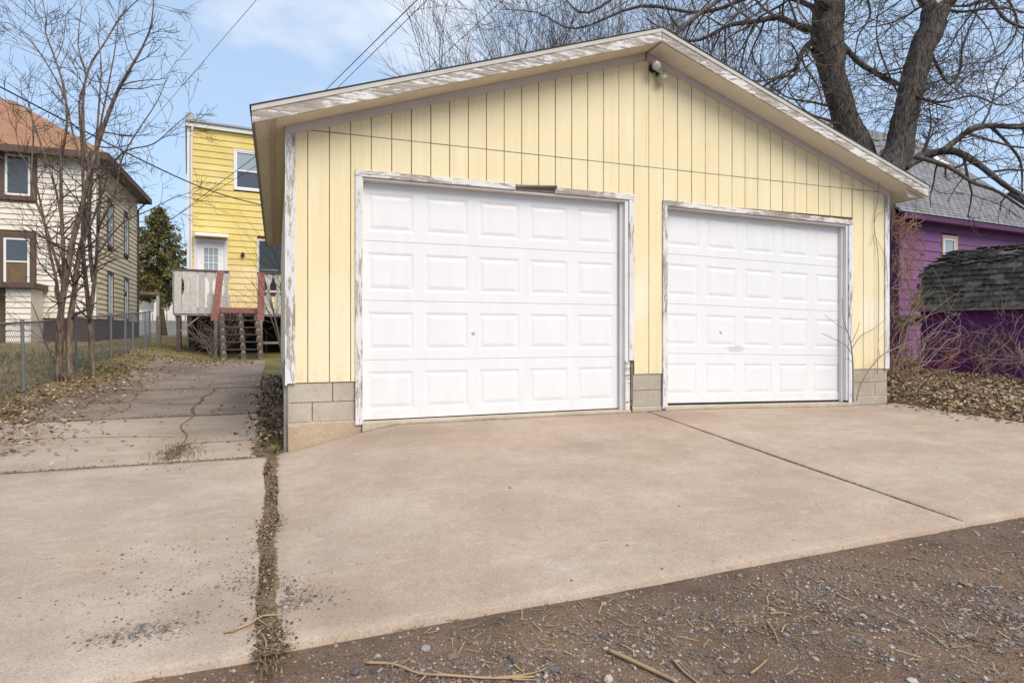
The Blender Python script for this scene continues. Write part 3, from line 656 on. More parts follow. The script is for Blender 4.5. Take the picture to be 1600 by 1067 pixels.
st = empty('wooden_stairs', yp.P0 + yp.dx*((s0+s1)/2) + yp.dy*fy + Vector((0, 0, FG)), yp.a, 'open riser wooden stairs with red side boards leading up to the deck', 'stairs')
hw = (s1 - s0)/2; rise = DECK - FG; NS = 7
for k in range(NS):
    zz = rise*(k+.35)/NS - (.06 if k == 0 else 0); yy = 1.75*(k+.2)/NS
    MB().box(-hw+.02, hw-.02, yy-.02, yy+.25, zz-.035, zz).build('tread', M['stair_wood'], st, bevel=.006)
for x in (-hw+.06, .03, hw-.06):
    q = MB(); q.bar((x, .08, -.04), (x, 1.72, rise-.12), .045, .16, (0, 1, 0) if False else (1, 0, 0)); q.build('stringer', M['stair_wood'], st)
    for k in range(NS): MB().box(x-.045, x+.045, 1.75*(k+.2)/NS-.015, 1.75*(k+.2)/NS-.002+.03, rise*(k+.35)/NS-.2, rise*(k+.35)/NS-.036).build('riser_cleat', M['old_wood'], st)
MB().box(-hw, hw, 1.66, 1.70, rise-.22, rise+.02).build('kick_board', M['red_paint'], st)
for sx, top, wd in ((-hw-.12, .1, .2), (hw+.05, .02, .21)):
    q = MB(); q.bar((sx+(-.0 if sx < 0 else .0), .9, rise-.42), (sx+(.16 if sx < 0 else 0), 1.62, rise+.93), .035, wd, (0, 1, 0)); 
    q = MB(); q.prism([(sx-wd/2-.05*(sx<0), rise-.42), (sx+wd/2-.05*(sx<0), rise-.42), (sx+wd/2+top*1.4, rtop-FG-.02), (sx-wd/2+top*1.4, rtop-FG-.02)], 1.40, 1.44); q.build('handrail_board', M['red_paint'], st)
    MB().box(sx-.05, sx+.04, 1.30, 1.39, -.1, rise-.40).build('newel_post', M['old_wood'], st)

# ------------------------------------------------------------------ white house on the left
WX, WY, WYB, WE = -6.12, 26.5, 33.8, 7.18
wh = empty('white_house', (WX, WY, .2), 0, 'cream clapboard house with brown trim and an orange brown hip roof', 'house')
WL = -15.0
def wl(px, py, Y=WY): p = atY(px, py, Y); return p.x - WX, p.z - .2
E = WE - .2
MB().box(WL-WX, 0, 0, WYB-WY, -.5, E).build('wall', M['dark_gap'], wh)
wz0 = wl(100, 497)[1]
w2 = (wl(8, 300)[0], wl(48, 300)[0], wl(30, 306)[1], wl(30, 242)[1]); w1 = (wl(6, 400)[0], wl(47, 400)[0], wl(30, 446)[1], wl(30, 372)[1])
bx1 = wl(76, 470)[0]; bz = wl(50, 452)[1]
m_plain('white_clap', (.74, .69, .61), .7, .08, 3); m_plain('cream_clap', (.80, .71, .52), .7, .08, 3); m_plain('brown_found', (.085, .058, .052), .85, .2, 4)
lap(wh, WL-WX, 0, wz0, E, .19, [(w[0]-.2, w[1]+.2, w[2]-.2, w[3]+.2) for w in (w1, w2)], 'white_clap', joined='rear_siding')
sw = [(1.75, 2.5, 4.15, 5.75), (4.6, 5.3, 4.15, 5.75), (1.75, 2.5, 1.35, 3.0), (4.6, 5.3, 1.35, 3.0)]
lap(wh, 0, WYB-WY, wz0, E, .19, [(a-.1, b+.1, c-.1, d+.1) for a, b, c, d in sw], 'cream_clap', joined='side_siding', side=0.0)
MB().box(-.03, .05, -.05, .05, wz0-.02, E).build('corner_board', M['white_trim'], wh)
for w in (w1, w2): window(wh, *w, .16, 'brown_trim', 'white_clean', 'glass', mid=.5 if w is w1 else None, g2='glass_dark', fw=.07)
for a, b, c, d in sw:
    q = MB(); q.box(0, .05, a-.1, a, c-.1, d+.1).box(0, .05, b, b+.1, c-.1, d+.1).box(0, .05, a, b, d, d+.1).box(0, .06, a, b, c-.1, c); wn = q.build('window', M['brown_trim'], wh)
    q = MB(); q.box(.002, .035, a, a+.06, c, d).box(.002, .035, b-.06, b, c, d).box(.002, .03, a+.06, b-.06, (c+d)/2-.03, (c+d)/2+.03); q.build('sash', M['white_clean'], wn)
    MB().box(.001, .008, a+.06, b-.06, c, d).build('pane', M['glass_dark'], wn)
MB().box(WL-WX, .02, -.02, WYB-WY+.02, -.7, wz0).build('foundation', M['brown_found'], wh)
q = MB(); q.box(wl(31, 460)[0], bx1-.15, -1.2, -.03, -.4, bz-.05); q.build('entry_box', M['white_clap'], wh)
lap(wh, wl(31, 460)[0], bx1-.15, -.35, bz-.06, .19, [], 'white_clap', y=-1.2, joined='entry_siding')
MB().box(WL-WX, bx1+.0, -1.45, -.03, bz-.04, bz+.14).build('entry_roof', M['brown_trim'], wh)
MB().box(WL-WX, wl(31, 460)[0]-.01, -.9, -.03, -.4, bz-.05).build('entry_door', M['brown_trim'], wh)
mx_, mz_ = wl(62, 487); q = MB(); q.box(mx_-.1, mx_+.1, -.16, -.03, mz_-.28, mz_+.25); q.lathe([(.09, 0), (.09, .06), (.05, .08)], (mx_, -.16, mz_-.1), (0, -1, 0), 12); q.build('electric_meter', M['galv'], wh)
OV = .52; ex0, ex1, ey0, ey1 = WL-WX-OV, OV, -OV, WYB-WY+OV; hd = (ey1-ey0)/2; RZ2 = E + hd*.70
m_roof('orange_roof', (.34, .15, .075), (.29, .125, .065), (.16, .075, .045), .5, .13, (0, 0, 0))
n = NT('orange_roof2'); k = n.noise(1, 4, .6, n.map(n.P, (6, 6, 1))); c = n.ramp(n.noise(2.5, 7, .7), [(.3, (.29, .15, .088)), (.7, (.38, .215, .13))])
wv = n.t.nodes.new('ShaderNodeTexWave'); wv.bands_direction = 'Z'; wv.inputs['Scale'].default_value = 3.6; wv.inputs['Distortion'].default_value = .4; n.link(n.P, wv.inputs['Vector'])
M['orange_roof2'] = n.done(n.mix(n.ramp(wv.outputs[1], [(.0, .35), (.25, 0.0)]), c, (.14, .06, .035)), .95, wv.outputs[1], .4, .02)
q = MB(); A = [(ex0, ey0, E+.12), (ex1, ey0, E+.12), (ex1, ey1, E+.12), (ex0, ey1, E+.12), (ex0+hd, ey0+hd, RZ2), (ex1-hd, ey0+hd, RZ2)]
q.add(A, [(0,1,5,4), (1,2,5), (2,3,4,5), (3,0,4), (3,2,1,0)]); q.build('roof', M['orange_roof2'], wh)
q = MB(); q.box(ex0, ex1, ey0-.03, ey0, E-.1, E+.14).box(ex1, ex1+.03, ey0, ey1, E-.1, E+.14).box(ex0, ex1, ey1, ey1+.03, E-.1, E+.14); q.build('fascia', M['brown_trim'], wh)
MB().box(ex0, ex1, ey0, ey1, E-.02, E+.1).build('soffit', M['bare_wood'], wh)
q = MB(); q.tube([(ex1-.04, ey1-.5, E-.02), (.07, WYB-WY-.06, E-.5), (.07, WYB-WY-.06, -.3)], .045, 8); q.build('downspout', M['brown_trim'], wh)
q = MB(); q.box(0, .9, WYB-WY+.3, WYB-WY+2.2, 2.55, 2.68); q.build('porch_roof', M['old_wood'], wh); MB().box(.75, .87, WYB-WY+.35, WYB-WY+.47, -.3, 2.55).build('porch_post', M['white_trim'], wh); MB().box(.5, .9, WYB-WY+.3, WYB-WY+.7, -.3, .75).build('porch_pier', M['block'], wh)

# ------------------------------------------------------------------ far white house with a porch
fp = Plane(atZ(232, 500, 52), R(6)); fp.P0.z = 0
fh = empty('far_house', fp.P0, fp.a, 'distant white house with a railed porch seen past the deck', 'house')
fx0, fz1 = fp.hit(244, 446); fx1 = fp.hit(300, 446)[0]; f0 = fp.hit(250, 500)[1]
MB().box(fx0-6, fx1+4, .8, 8, -.5, fz1+.5).build('wall', M['far_grey'], fh)
q = MB(); q.prism([(fx0-7, fz1+.5), (fx1+5, fz1+.5), (fx1+4, fz1+.8), (fx0-6, fz1+.8)], .4, 8.4); q.build('roof', M['shingle_dark'], fh)
MB().box(fx0-.4, fx1+.8, -1.2, .8, fz1, fz1+.35).build('porch_roof', M['far_white'], fh)
for px in (244, 268, 296): x = fp.hit(px, 460)[0]; MB().box(x-.1, x+.1, -1.1, -.9, f0, fz1).build('porch_post', M['far_white'], fh)
a = fp.hit(250, 453); b = fp.hit(264, 474); window(fh, a[0], b[0], b[1], a[1], .15, 'far_white', 'black_plastic', 'glass_dark', y=.79, mid=.5)
mid = fp.hit(250, 472)[1]; low_ = fp.hit(250, 486)[1]
for k in range(22): x = fx0 + k*(fx1-fx0)/21; MB().box(x-.02, x+.02, -1.05, -1.0, low_, mid).build('baluster', M['far_grey'], fh)
MB().box(fx0, fx1, -1.08, -.97, mid, mid+.08).build('porch_rail', M['far_grey'], fh)
x = fp.hit(222, 490)[0]
fe = empty('picket_fence', fp.P0 + Vector((0, -2.5, 0)), fp.a, 'white picket fence in front of the distant porch', 'fence')
while x < fx1: MB().box(x-.12, x+.12, -.02, .02, f0-.1, low_-.02).build('picket', M['far_white'], fe); x += .33
MB().box(fp.hit(222, 490)[0], fx1, .021, .05, low_-.3, low_-.2).build('rail', M['far_white'], fe)

# ------------------------------------------------------------------ purple house
pp = Plane(atZ(1404, 540, 18.5), R(5.4)); pp.P0.z = 0
ph = empty('purple_house', pp.P0, pp.a, 'purple clapboard house with a grey shingle roof and skylights', 'house')
PE = pp.hit(1404, 338)[1]; PL = 8.2
MB().box(.02, PL, .02, 8.5, -.3, PE).build('wall', M['purple_dark'], ph)
a = pp.hit(1473, 372); b = pp.hit(1503, 408); pw = (a[0], a[0]+.62, b[1]-.12, a[1])
lap(ph, .0, PL, .1, PE-.05, .30, [(pw[0]-.1, pw[1]+.1, pw[2]-.1, pw[3]+.1)], 'purple_wall')
MB().box(-.02, .0195, .0, 8.5, 0, PE).build('side_wall', M['purple_dark'], ph)
window(ph, *pw, .09, 'tan_trim', 'white_clean', 'glass_pale', mid=None, fw=.06)
m_roof('grey_roof', (.30, .305, .315), (.215, .22, .235), (.05, .05, .055), .34, .17, (0, 0, 0))
rd = 4.6; rz = pp.hit(1355, 204, rd)[1]; ov = .4
L_ = math.hypot(rd+ov, rz-PE); ang = math.atan2(rz-PE, rd+ov)
q = MB(); q.box(-.45, PL+.5, 0, L_, -.03, .03); ro = q.build('roof', M['grey_roof'], ph); ro.location = (0, -ov, PE+.02); ro.rotation_euler = (ang, 0, 0); ro['label'] = 'grey shingled roof slope with skylights'
q = MB(); q.box(-.45, PL+.5, -L_, 0, -.03, .03); rr = q.build('rear_roof', M['grey_roof'], ph); rr.location = (0, 2*rd+ov, PE+.02); rr.rotation_euler = (-ang, 0, 0)
q = MB(); q.add([(PL, .0, PE), (PL, 2*rd, PE), (PL, rd, rz-.1), (0, 0, PE), (0, 2*rd, PE), (0, rd, rz-.1)], [(0, 1, 2), (5, 4, 3)]); q.build('gable_wall', M['purple_wall'], ph)
MB().box(-.45, PL+.5, -ov-.05, -ov+.0, PE-.14, PE+.0).build('fascia', M['purple_dark'], ph); MB().box(-.42, PL+.4, -ov, .0, PE-.14, PE-.11).build('soffit', M['purple_dark'], ph)
MB().box(-.3, PL, -.06, -.029, PE-.20, PE-.142).build('frieze_board', M['purple_wall'], ph)
def onroof(px, py):
    d = ray(px, py); nrm = Vector((0, -math.sin(ang), math.cos(ang))); nw = pp.dx*0 + pp.dy*nrm.y + Vector((0, 0, nrm.z)); o = pp.P0 - pp.dy*ov + Vector((0, 0, PE+.05))
    t = (o-CAM).dot(nw)/d.dot(nw); p = CAM+d*t-pp.P0; x = p.dot(pp.dx); y = p.dot(pp.dy); return x, (y+ov)/math.cos(ang)
for px, py in ((1462, 254), (1592, 314)):
    x, v = onroof(px, py); q = MB(); q.hexa([(x-.3, v-.4, .03), (x+.3, v-.4, .03), (x+.3, v+.4, .03), (x-.3, v+.4, .03)], [(x-.27, v-.37, .15), (x+.27, v-.37, .15), (x+.27, v+.37, .15), (x-.27, v+.37, .15)]); sk = q.build('skylight', M['black_plastic'], ro); MB().box(x-.27, x+.27, v-.36, v+.36, .152, .17).build('skylight_dome', M['white_clean'], sk)
# side steps with a railing, behind the vines
pd = empty('porch_steps', pp.P0 + pp.dx*-.05 + pp.dy*-1.1, pp.a, 'small dark purple railed landing beside the purple house', 'landing')
z1 = pp.hit(1400, 490, -1.1)[1]; MB().box(-.3, .55, -.1, 1.05, z1-.1, z1).build('landing_board', M['old_wood'], pd); MB().box(-.25, .5, 0, 1, z1-.3, z1-.101).build('rim_joist', M['bare_wood'], pd)
for k in range(7): MB().box(-.28+k*.125, -.25+k*.125, -.08, -.05, z1, z1+.85).build('baluster', M['purple_dark'], pd)
MB().box(-.32, .56, -.1, -.03, z1+.85, z1+.92).build('top_rail', M['purple_dark'], pd)
for x in (-.25, .45): MB().box(x, x+.09, -.05, .04, -.1, z1-.3).build('post', M['bare_wood'], pd)

# ------------------------------------------------------------------ purple shed with a gambrel roof
sp = Plane(atZ(1425, 540, 13.5), R(-15)); sp.P0.z = 0
sp.a = R(90-165); sp = Plane(sp.P0, R(90-165+0))
SG = G(sp.P0.x, sp.P0.y)
sh = empty('garden_shed', sp.P0 + Vector((0, 0, SG-.05)), sp.a, 'purple shed with a curled dark shingle gambrel roof by the garage', 'shed')
sz = SG - .05; e0 = sp.hit(1427, 483)[1] - sz; b1 = sp.hit(1443, 420, .57)[1] - sz; r1 = sp.hit(1485, 392, 2.0)[1] - sz; SL = 3.4
MB().box(.12, SL-.05, .17, 3.85, -.1, e0+.02).build('wall', M['dark_gap'], sh)
q = MB(); q.prism([(.12, e0), (SL-.05, e0), (SL-.05, e0+.1), (.12, e0+.1)], .2, 3.8); q.build('plate', M['purple_shed'], sh)
x = .1
while x < SL - .1: MB().box(x+.004, x+.104, .155, .172, -.1, e0+.05).build('wall_plank', M['purple_shed'], sh); x += .108
GB = [(.05, e0), (.57, b1), (2.0, r1), (3.43, b1), (3.95, e0)]
q = MB(); q.add([(.1, y, z-.03) for y, z in GB] + [(.16, y, z-.03) for y, z in GB], [(4,3,2,1,0), (5,6,7,8,9)] + [(i, i+1, i+6, i+5) for i in range(4)]); q.build('gable_end', M['purple_shed'], sh)
q = MB()
for (y0, z0), (y1, z1) in zip(GB, GB[1:]): q.hexa([(0, y0, z0-.03), (SL, y0, z0-.03), (SL, y1, z1-.03), (0, y1, z1-.03)], [(0, y0, z0-.004), (SL, y0, z0-.004), (SL, y1, z1-.004), (0, y1, z1-.004)])
q.build('roof_deck', M['bare_wood'], sh)
MB().box(0, SL, .02, .045, e0-.06, e0-.005).build('eave_board', M['bare_wood'], sh)
q = MB(); nxs = 4
for j in range(3):
    for i in range(nxs+1):
        t = i/nxs; curl = (.018 if j == 0 else .003 if j == 1 else 0) * (abs(math.sin(4.4*t+.5))) ; q.v.append(((t-.5)*.235, [-.075, 0, .075][j], .012 - .010*j*.5 + curl))
for j in range(2):
    for i in range(nxs): q.f.append((j*(nxs+1)+i, j*(nxs+1)+i+1, (j+1)*(nxs+1)+i+1, (j+1)*(nxs+1)+i))
nb = len(q.v); q.v += [(a, b, c-.010) for a, b, c in q.v]; q.f += [tuple(nb+k for k in f[::-1]) for f in list(q.f)]
q.f += [(i+1, i, nb+i, nb+i+1) for i in range(nxs)] + [(0, nxs+1, nb+nxs+1, nb), (nxs+1, 2*nxs+2, nb+2*nxs+2, nb+nxs+1)]
shg = q.mesh('shingle', M['shed_shingle'])
for (y0, z0), (y1, z1) in list(zip(GB, GB[1:]))[:2]:
    Ls = math.hypot(y1-y0, z1-z0); an = math.atan2(z1-z0, y1-y0); rows = int(Ls/.125)
    for r in range(rows):
        t = (r+.5)/rows; x = .06 + (.12 if r % 2 else 0) - .06
        while x < SL:
            if rng.random() > .09: inst('shingle', shg, sh, (x+.06, y0+(y1-y0)*t, z0+(z1-z0)*t + .006), (an + R(rng.uniform(-2, 4)), R(rng.uniform(-5, 5)), R(rng.uniform(-3, 3))), (rng.uniform(.8, 1.03)*rng.choice((1, -1, 1)), Ls/rows/.125*rng.uniform(.85, 1.05), rng.uniform(.4, 1.5)))
            x += .243

# ------------------------------------------------------------------ chain-link fence on the left
FX = -3.86
def fenceP(px, py):
    d = ray(px, py); t = FX / d.x; return CAM + d * t
fc = empty('chain_link_fence', (FX, 12, G(FX, 12)), 0, 'galvanised chain link fence with uneven posts along the driveway', 'fence')
ra, rb = fenceP(2, 507), fenceP(238, 487)
ya, yb = 6.0, rb.y
def railz(y): return ra.z + (rb.z - ra.z) * (y - ra.y) / (rb.y - ra.y)
q = MB(); q.tube([(FX, ya + (yb-ya)*k/20, railz(ya + (yb-ya)*k/20) + .012*math.sin(k*1.3)) for k in range(21)], .019, 8); q.build('top_rail', M['galv'], fc, world=True, smooth=True)
for px, lean in ((34, .05), (118, .12), (172, .03), (194, -.02), (206, .0), (226, .01), (233, .02)):
    p = fenceP(px, 500); g = G(FX, p.y); zt = railz(p.y) + .02
    q = MB(); q.tube([(FX+.02, p.y - lean, zt), (FX+.03, p.y, g-.2)], .027, 8); q.tube([(FX+.02, p.y-lean, zt-.005), (FX+.02, p.y-lean, zt+.03)], .033, 8); q.build('post', M['galv'], fc, world=True)
q = MB()
hgt = 1.08
for k in range(-18, int((yb-ya)/.075)):
    for sgn in (1, -1):
        y0 = ya + k*.075; y1 = y0 + hgt
        if sgn < 0: y0, y1 = y1, y0
        pts = []
        for i in range(7):
            t = i/6; yy = y0 + (y1-y0)*t
            if ya <= yy <= yb: pts.append((FX-.03 + .006*sgn + .03*math.sin(yy*2)*(1-t), yy, railz(yy) - hgt + hgt*t))
        if len(pts) > 1: q.tube(pts, .0021, 3, caps=False)
tag(q.build('wire_mesh', M['galv'], fc, world=True), kind='stuff')
p = fenceP(241, 520); MB().box(-.07, .07, -.07, .07, -.1, .98).build('end_post', M['bare_wood'], fc).location = (.1, p.y + .2 - 12, G(FX, p.y) - G(FX, 12))

# ------------------------------------------------------------------ bare trees
def path_px(pts, Z, zj=0.0, r=None):
    r = r or rng; z = Z; out = []
    for k, (a, b) in enumerate(pts): z += r.uniform(-zj, zj); out.append(atZ(a, b, z))
    return out
def smooth(pts, m=4):
    out = []; n = len(pts)
    for i in range(n-1):
        p0, p1, p2, p3 = pts[max(i-1, 0)], pts[i], pts[i+1], pts[min(i+2, n-1)]
        for k in range(m):
            t = k/m; out.append(.5*((2*p1) + (p2-p0)*t + (2*p0-5*p1+4*p2-p3)*t*t + (3*p1-p0-3*p2+p3)*t**3))
    out.append(pts[-1]); return out
def rvec(r): return Vector((r.gauss(0, 1), r.gauss(0, 1), r.gauss(0, 1))).normalized()
def grow(mb, p, d, L, rad, lev, r, cfg):
    """a twig: wandering tapered tube with side shoots. cfg: wig, up, kids per level, ratio, sides"""
    n = 3 if lev == 0 else 5
    pts = [Vector(p)]; d = Vector(d).normalized(); ds = []
    for i in range(n):
        d = (d + rvec(r)*cfg['wig'] + Vector((0, 0, cfg['up']))*(i/n)).normalized(); ds.append(d.copy()); pts.append(pts[-1] + d*(L/n)*r.uniform(.8, 1.2))
    tip = cfg.get('tip', .003); rads = [rad + (max(tip, rad*.4) - rad)*i/n for i in range(n+1)]
    mb.tube(pts, rads, 3 if rad < .012 else 5, caps=False)
    if lev <= 0: return
    for k in range(cfg['kids'][lev]):
        t = r.uniform(.2, 1.0); i = min(n-1, int(t*n)); q = pts[i].lerp(pts[i+1], t*n-i)
        ax = rvec(r); dd = ds[i].lerp((ax - ds[i]*ax.dot(ds[i])).normalized(), r.uniform(*cfg.get('spread', (.35, .62)))).normalized()
        grow(mb, q, dd, L*r.uniform(.4, .75), max(tip, rads[i]*.6), lev-1, r, cfg)
def limb(mb, tw, pts, r0, r1, r, cfg, nk, kl, lev, sides=8, t0=.1, knob=.0):
    sp_ = smooth(pts, 4); n = len(sp_)
    rads = [(r0 + (r1-r0)*(i/(n-1))) * (1 + knob*r.uniform(-1, 1)) for i in range(n)]
    mb.tube(sp_, rads, sides)
    for k in range(nk):
        t = r.uniform(t0, 1) * (n-1); i = min(n-2, int(t)); q = sp_[i].lerp(sp_[i+1], t-i); d = (sp_[i+1]-sp_[i]).normalized()
        ax = rvec(r); side = (ax - d*ax.dot(d)).normalized(); dd = d.lerp(side, r.uniform(.45, .8)).normalized()
        grow(tw, q, dd, kl*r.uniform(.5, 1.25), max(cfg.get('tip', .003), min(rads[i]*.45, .03)), lev, r, cfg)
    return sp_
# right-hand pair
r = random.Random(11); cfgR = dict(wig=.27, up=-.03, kids=[0, 3, 4, 3], tip=.0045, spread=(.35, .7))
def big_tree(label, trunk, rad, limbs, Z, seed, nk):
    r = random.Random(seed); base = trunk[0]
    t = empty('bare_tree', (base.x, base.y, G(base.x, base.y)), 0, label, 'tree', 'large bare trees behind the garage')
    mb, lb, tw = MB(), MB(), MB()
    sp_ = smooth(trunk, 5); n = len(sp_); sides = 22
    b0 = len(mb.v); mb.tube(sp_, [pl(i/(n-1), rad) for i in range(n)], sides)
    for i in range(b0, len(mb.v)):                 # bark plates and burls
        k = (i-b0) % sides; row = (i-b0)//sides; v = Vector(mb.v[i]); c = sp_[min(row, n-1)]; o = v - c
        v = c + o*(1 + .09*math.sin(k*2.1+row*.9+seed) + r.uniform(-.07, .07)); mb.v[i] = tuple(v)
    mb.build('trunk', M['bark_big'], t, world=True, smooth=True)
    for pts, r0, r1, nk_, kl in limbs: limb(lb, tw, pts, r0*.82, r1*.8, r, cfgR, int(nk_*.56), kl*1.5, 2, knob=.12)
    for k in range(nk):                              # water shoots from the trunk itself
        i = r.randrange(int(n*.35), n-1); d = rvec(r); d.z = abs(d.z)*.4; grow(tw, sp_[i], d, r.uniform(.5, 1.6), .012, 2, r, cfgR)
    lb.build('limb', M['bark_big'], t, world=True, smooth=True); tag(tw.build('twigs', M['twig'], t, world=True), kind='stuff')
    return t
ZA, ZB = 13.6, 13.0
gA = ong(1300, 640); 
def gp(px, Z): p = atZ(px, 540, Z); p.z = G(p.x, p.y) - .1; return p
P_ = lambda pts, Z, j=.25: path_px(pts, Z, j, r)
TA = [gp(1352, ZA), atZ(1354, 400, ZA), atZ(1346, 250, ZA), atZ(1322, 190, ZA), atZ(1304, 128, ZA), atZ(1296, 85, ZA), atZ(1292, 45, ZA), atZ(1297, 0, ZA), atZ(1305, -70, ZA), atZ(1330, -190, ZA-.3), atZ(1340, -330, ZA-.6)]
big_tree('thick bare tree trunk behind the garage roof, left of the leaning one', TA, [(0, .45), (.2, .30), (.3, .245), (.42, .24), (.52, .31), (.66, .32), (1, .14)],
    [(P_([(1272, 48), (1245, 40), (1215, 28), (1180, 34), (1140, 40), (1095, 62), (1060, 60), (1010, 30)], ZA), .10, .02, 26, 1.3),
     (P_([(1275, 60), (1256, 78), (1246, 100), (1240, 118), (1215, 122), (1170, 150)], ZA-.2), .085, .02, 22, 1.2),
     (P_([(1318, 72), (1345, 100), (1372, 116), (1405, 132), (1440, 155), (1490, 170)], ZA), .085, .02, 18, 1.1),
     (P_([(1295, 10), (1250, -20), (1180, -30), (1110, 10), (1050, 60), (1042, 100)], ZA, .4), .11, .02, 26, 1.4),
     (P_([(1295, -40), (1220, -90), (1120, -100), (1010, -40), (920, 20), (880, -5)], ZA, .4), .11, .015, 26, 1.5),
     (P_([(1290, 20), (1200, -10), (1100, 20), (1000, 10), (900, 45), (840, 20), (780, 15)], ZA+.4, .3), .07, .008, 22, 1.1),
     (P_([(1322, 150), (1300, 165), (1270, 160), (1225, 150), (1180, 110)], ZA), .05, .012, 16, 1.1),
     (P_([(1335, 205), (1300, 190), (1260, 175), (1230, 140)], ZA-.2), .045, .012, 14, 1.0),
     (P_([(1305, -60), (1340, -30), (1360, 20), (1340, 60), (1335, 110)], ZA), .05, .012, 14, 1.0)], ZA, 3, 50)
TB = [gp(1338, ZB), atZ(1346, 400, ZB), atZ(1386, 275, ZB), atZ(1404, 235, ZB), atZ(1413, 190, ZB), atZ(1422, 150, ZB), atZ(1436, 90, ZB), atZ(1455, 45, ZB), atZ(1462, 15, ZB)]
tb = big_tree('leaning bare tree trunk that forks at the top right', TB, [(0, .42), (.25, .28), (.38, .26), (.5, .235), (.7, .225), (.88, .235), (1, .24)],
    [(P_([(1460, 20), (1443, 0), (1430, -30), (1420, -90), (1390, -180)], ZB), .17, .09, 12, 1.2),
     (P_([(1462, 22), (1485, 0), (1505, -30), (1540, -100)], ZB), .18, .09, 12, 1.2),
     (P_([(1412, 262), (1440, 246), (1475, 236), (1500, 240), (1530, 258), (1568, 288), (1605, 312), (1660, 350)], ZB-.3), .115, .05, 18, .8),
     (P_([(1470, 238), (1500, 215), (1520, 200), (1550, 197), (1600, 199), (1660, 190)], ZB-.4), .08, .04, 18, 1.2),
     (P_([(1430, 245), (1480, 260), (1520, 285), (1560, 300), (1605, 330)], ZB-.8), .06, .025, 10, .6),
     (P_([(1550, 200), (1575, 225), (1595, 255), (1597, 300)], ZB-.5), .045, .02, 8, .7),
     (P_([(1445, 60), (1480, 130), (1500, 110), (1505, 70), (1530, 10), (1540, -40)], ZB+.3), .035, .02, 16, 1.0),
     (P_([(1500, -40), (1545, -5), (1570, 30), (1610, 48)], ZB), .06, .03, 16, 1.1),
     (P_([(1430, 150), (1470, 160), (1520, 150), (1570, 165), (1620, 140)], ZB), .035, .012, 18, 1.0),
     (P_([(1500, -60), (1560, -20), (1590, 40), (1560, 90), (1520, 100)], ZB+.4), .045, .012, 20, 1.1),
     (P_([(1420, 170), (1395, 130), (1370, 60), (1375, 0)], ZB+.2), .03, .012, 12, 1.0)], ZB, 5, 46)
# left clump
cfgL = dict(wig=.20, up=.10, kids=[0, 2, 3, 3], tip=.0032, spread=(.3, .6))
def clump(label, Z, stems, seed, kl=.9):
    r = random.Random(seed); p0 = atZ(*stems[0][0][0], Z)
    t = empty('bare_tree', (p0.x, p0.y, G(p0.x, p0.y)), 0, label, 'tree', 'bare trees by the fence'); tw = MB()
    for pts, r0, r1, nk in stems:
        z = Z; P = []
        dz = r.uniform(-.09, .09)
        for k, (a, b) in enumerate(pts): P.append(atZ(a, b, Z + dz*k + r.uniform(-.05, .05)))
        if pts[0][1] > 555: P[0].z = G(P[0].x, P[0].y) - .08
        mb = MB(); limb(mb, tw, P, r0*.78, r1*.85, r, cfgL, int(nk*1.4), kl, 2, knob=.10, t0=.16); mb.build('stem', M['bark_left'], t, world=True, smooth=True)
    tag(tw.build('twigs', M['twig_left'], t, world=True), kind='stuff'); return t
clump('dark multi stemmed bare tree nearest the fence with peeling dark bark', 11.6, [
    ([(92, 592), (93, 540), (96, 480), (106, 420), (114, 375), (130, 315), (142, 262), (165, 190), (185, 140), (205, 105), (222, 75), (236, 40), (241, -10)], .085, .010, 24),
    ([(112, 590), (108, 545), (110, 500), (117, 450), (123, 400), (136, 340), (140, 280), (131, 215), (130, 150), (140, 105), (165, 65), (190, 25), (222, -5)], .078, .009, 24),
    ([(90, 560), (97, 480), (99, 400), (96, 330), (96, 250), (105, 190), (99, 135), (86, 92), (71, 50), (72, 30), (64, -10)], .05, .006, 24),
    ([(95, 500), (88, 440), (76, 385), (66, 330), (50, 270), (20, 230), (-20, 215)], .04, .006, 14),
    ([(98, 440), (70, 350), (50, 290), (52, 200), (38, 150), (-10, 118)], .035, .005, 14),
    ([(100, 380), (88, 300), (60, 215), (42, 170), (10, 160), (-20, 130)], .03, .005, 14),
    ([(125, 390), (150, 330), (175, 260), (200, 235), (240, 225), (275, 195), (300, 175)], .03, .005, 14),
    ([(134, 340), (128, 260), (112, 200), (100, 150), (60, 80), (20, 40), (-10, 35)], .028, .005, 14),
    ([(110, 560), (75, 545), (60, 500), (48, 470)], .03, .006, 8)], 21, .68)
clump('slimmer tan barked bare tree just behind the dark clump', 12.2, [
    ([(146, 574), (142, 530), (139, 485), (133, 430), (129, 380), (130, 300), (128, 230), (124, 160), (134, 120), (122, 70), (128, 10)], .066, .008, 20),
    ([(140, 500), (146, 455), (151, 400), (154, 340), (157, 285), (152, 230), (160, 180), (172, 120), (182, 60), (187, -5)], .052, .006, 20),
    ([(146, 440), (140, 380), (141, 300), (150, 225), (155, 160), (158, 100), (150, 40)], .05, .007, 12),
    ([(152, 360), (180, 300), (190, 250), (215, 205), (245, 160), (262, 120)], .03, .005, 12),
    ([(150, 400), (190, 350), (230, 330), (270, 310), (300, 300)], .022, .004, 12)], 23, .6)
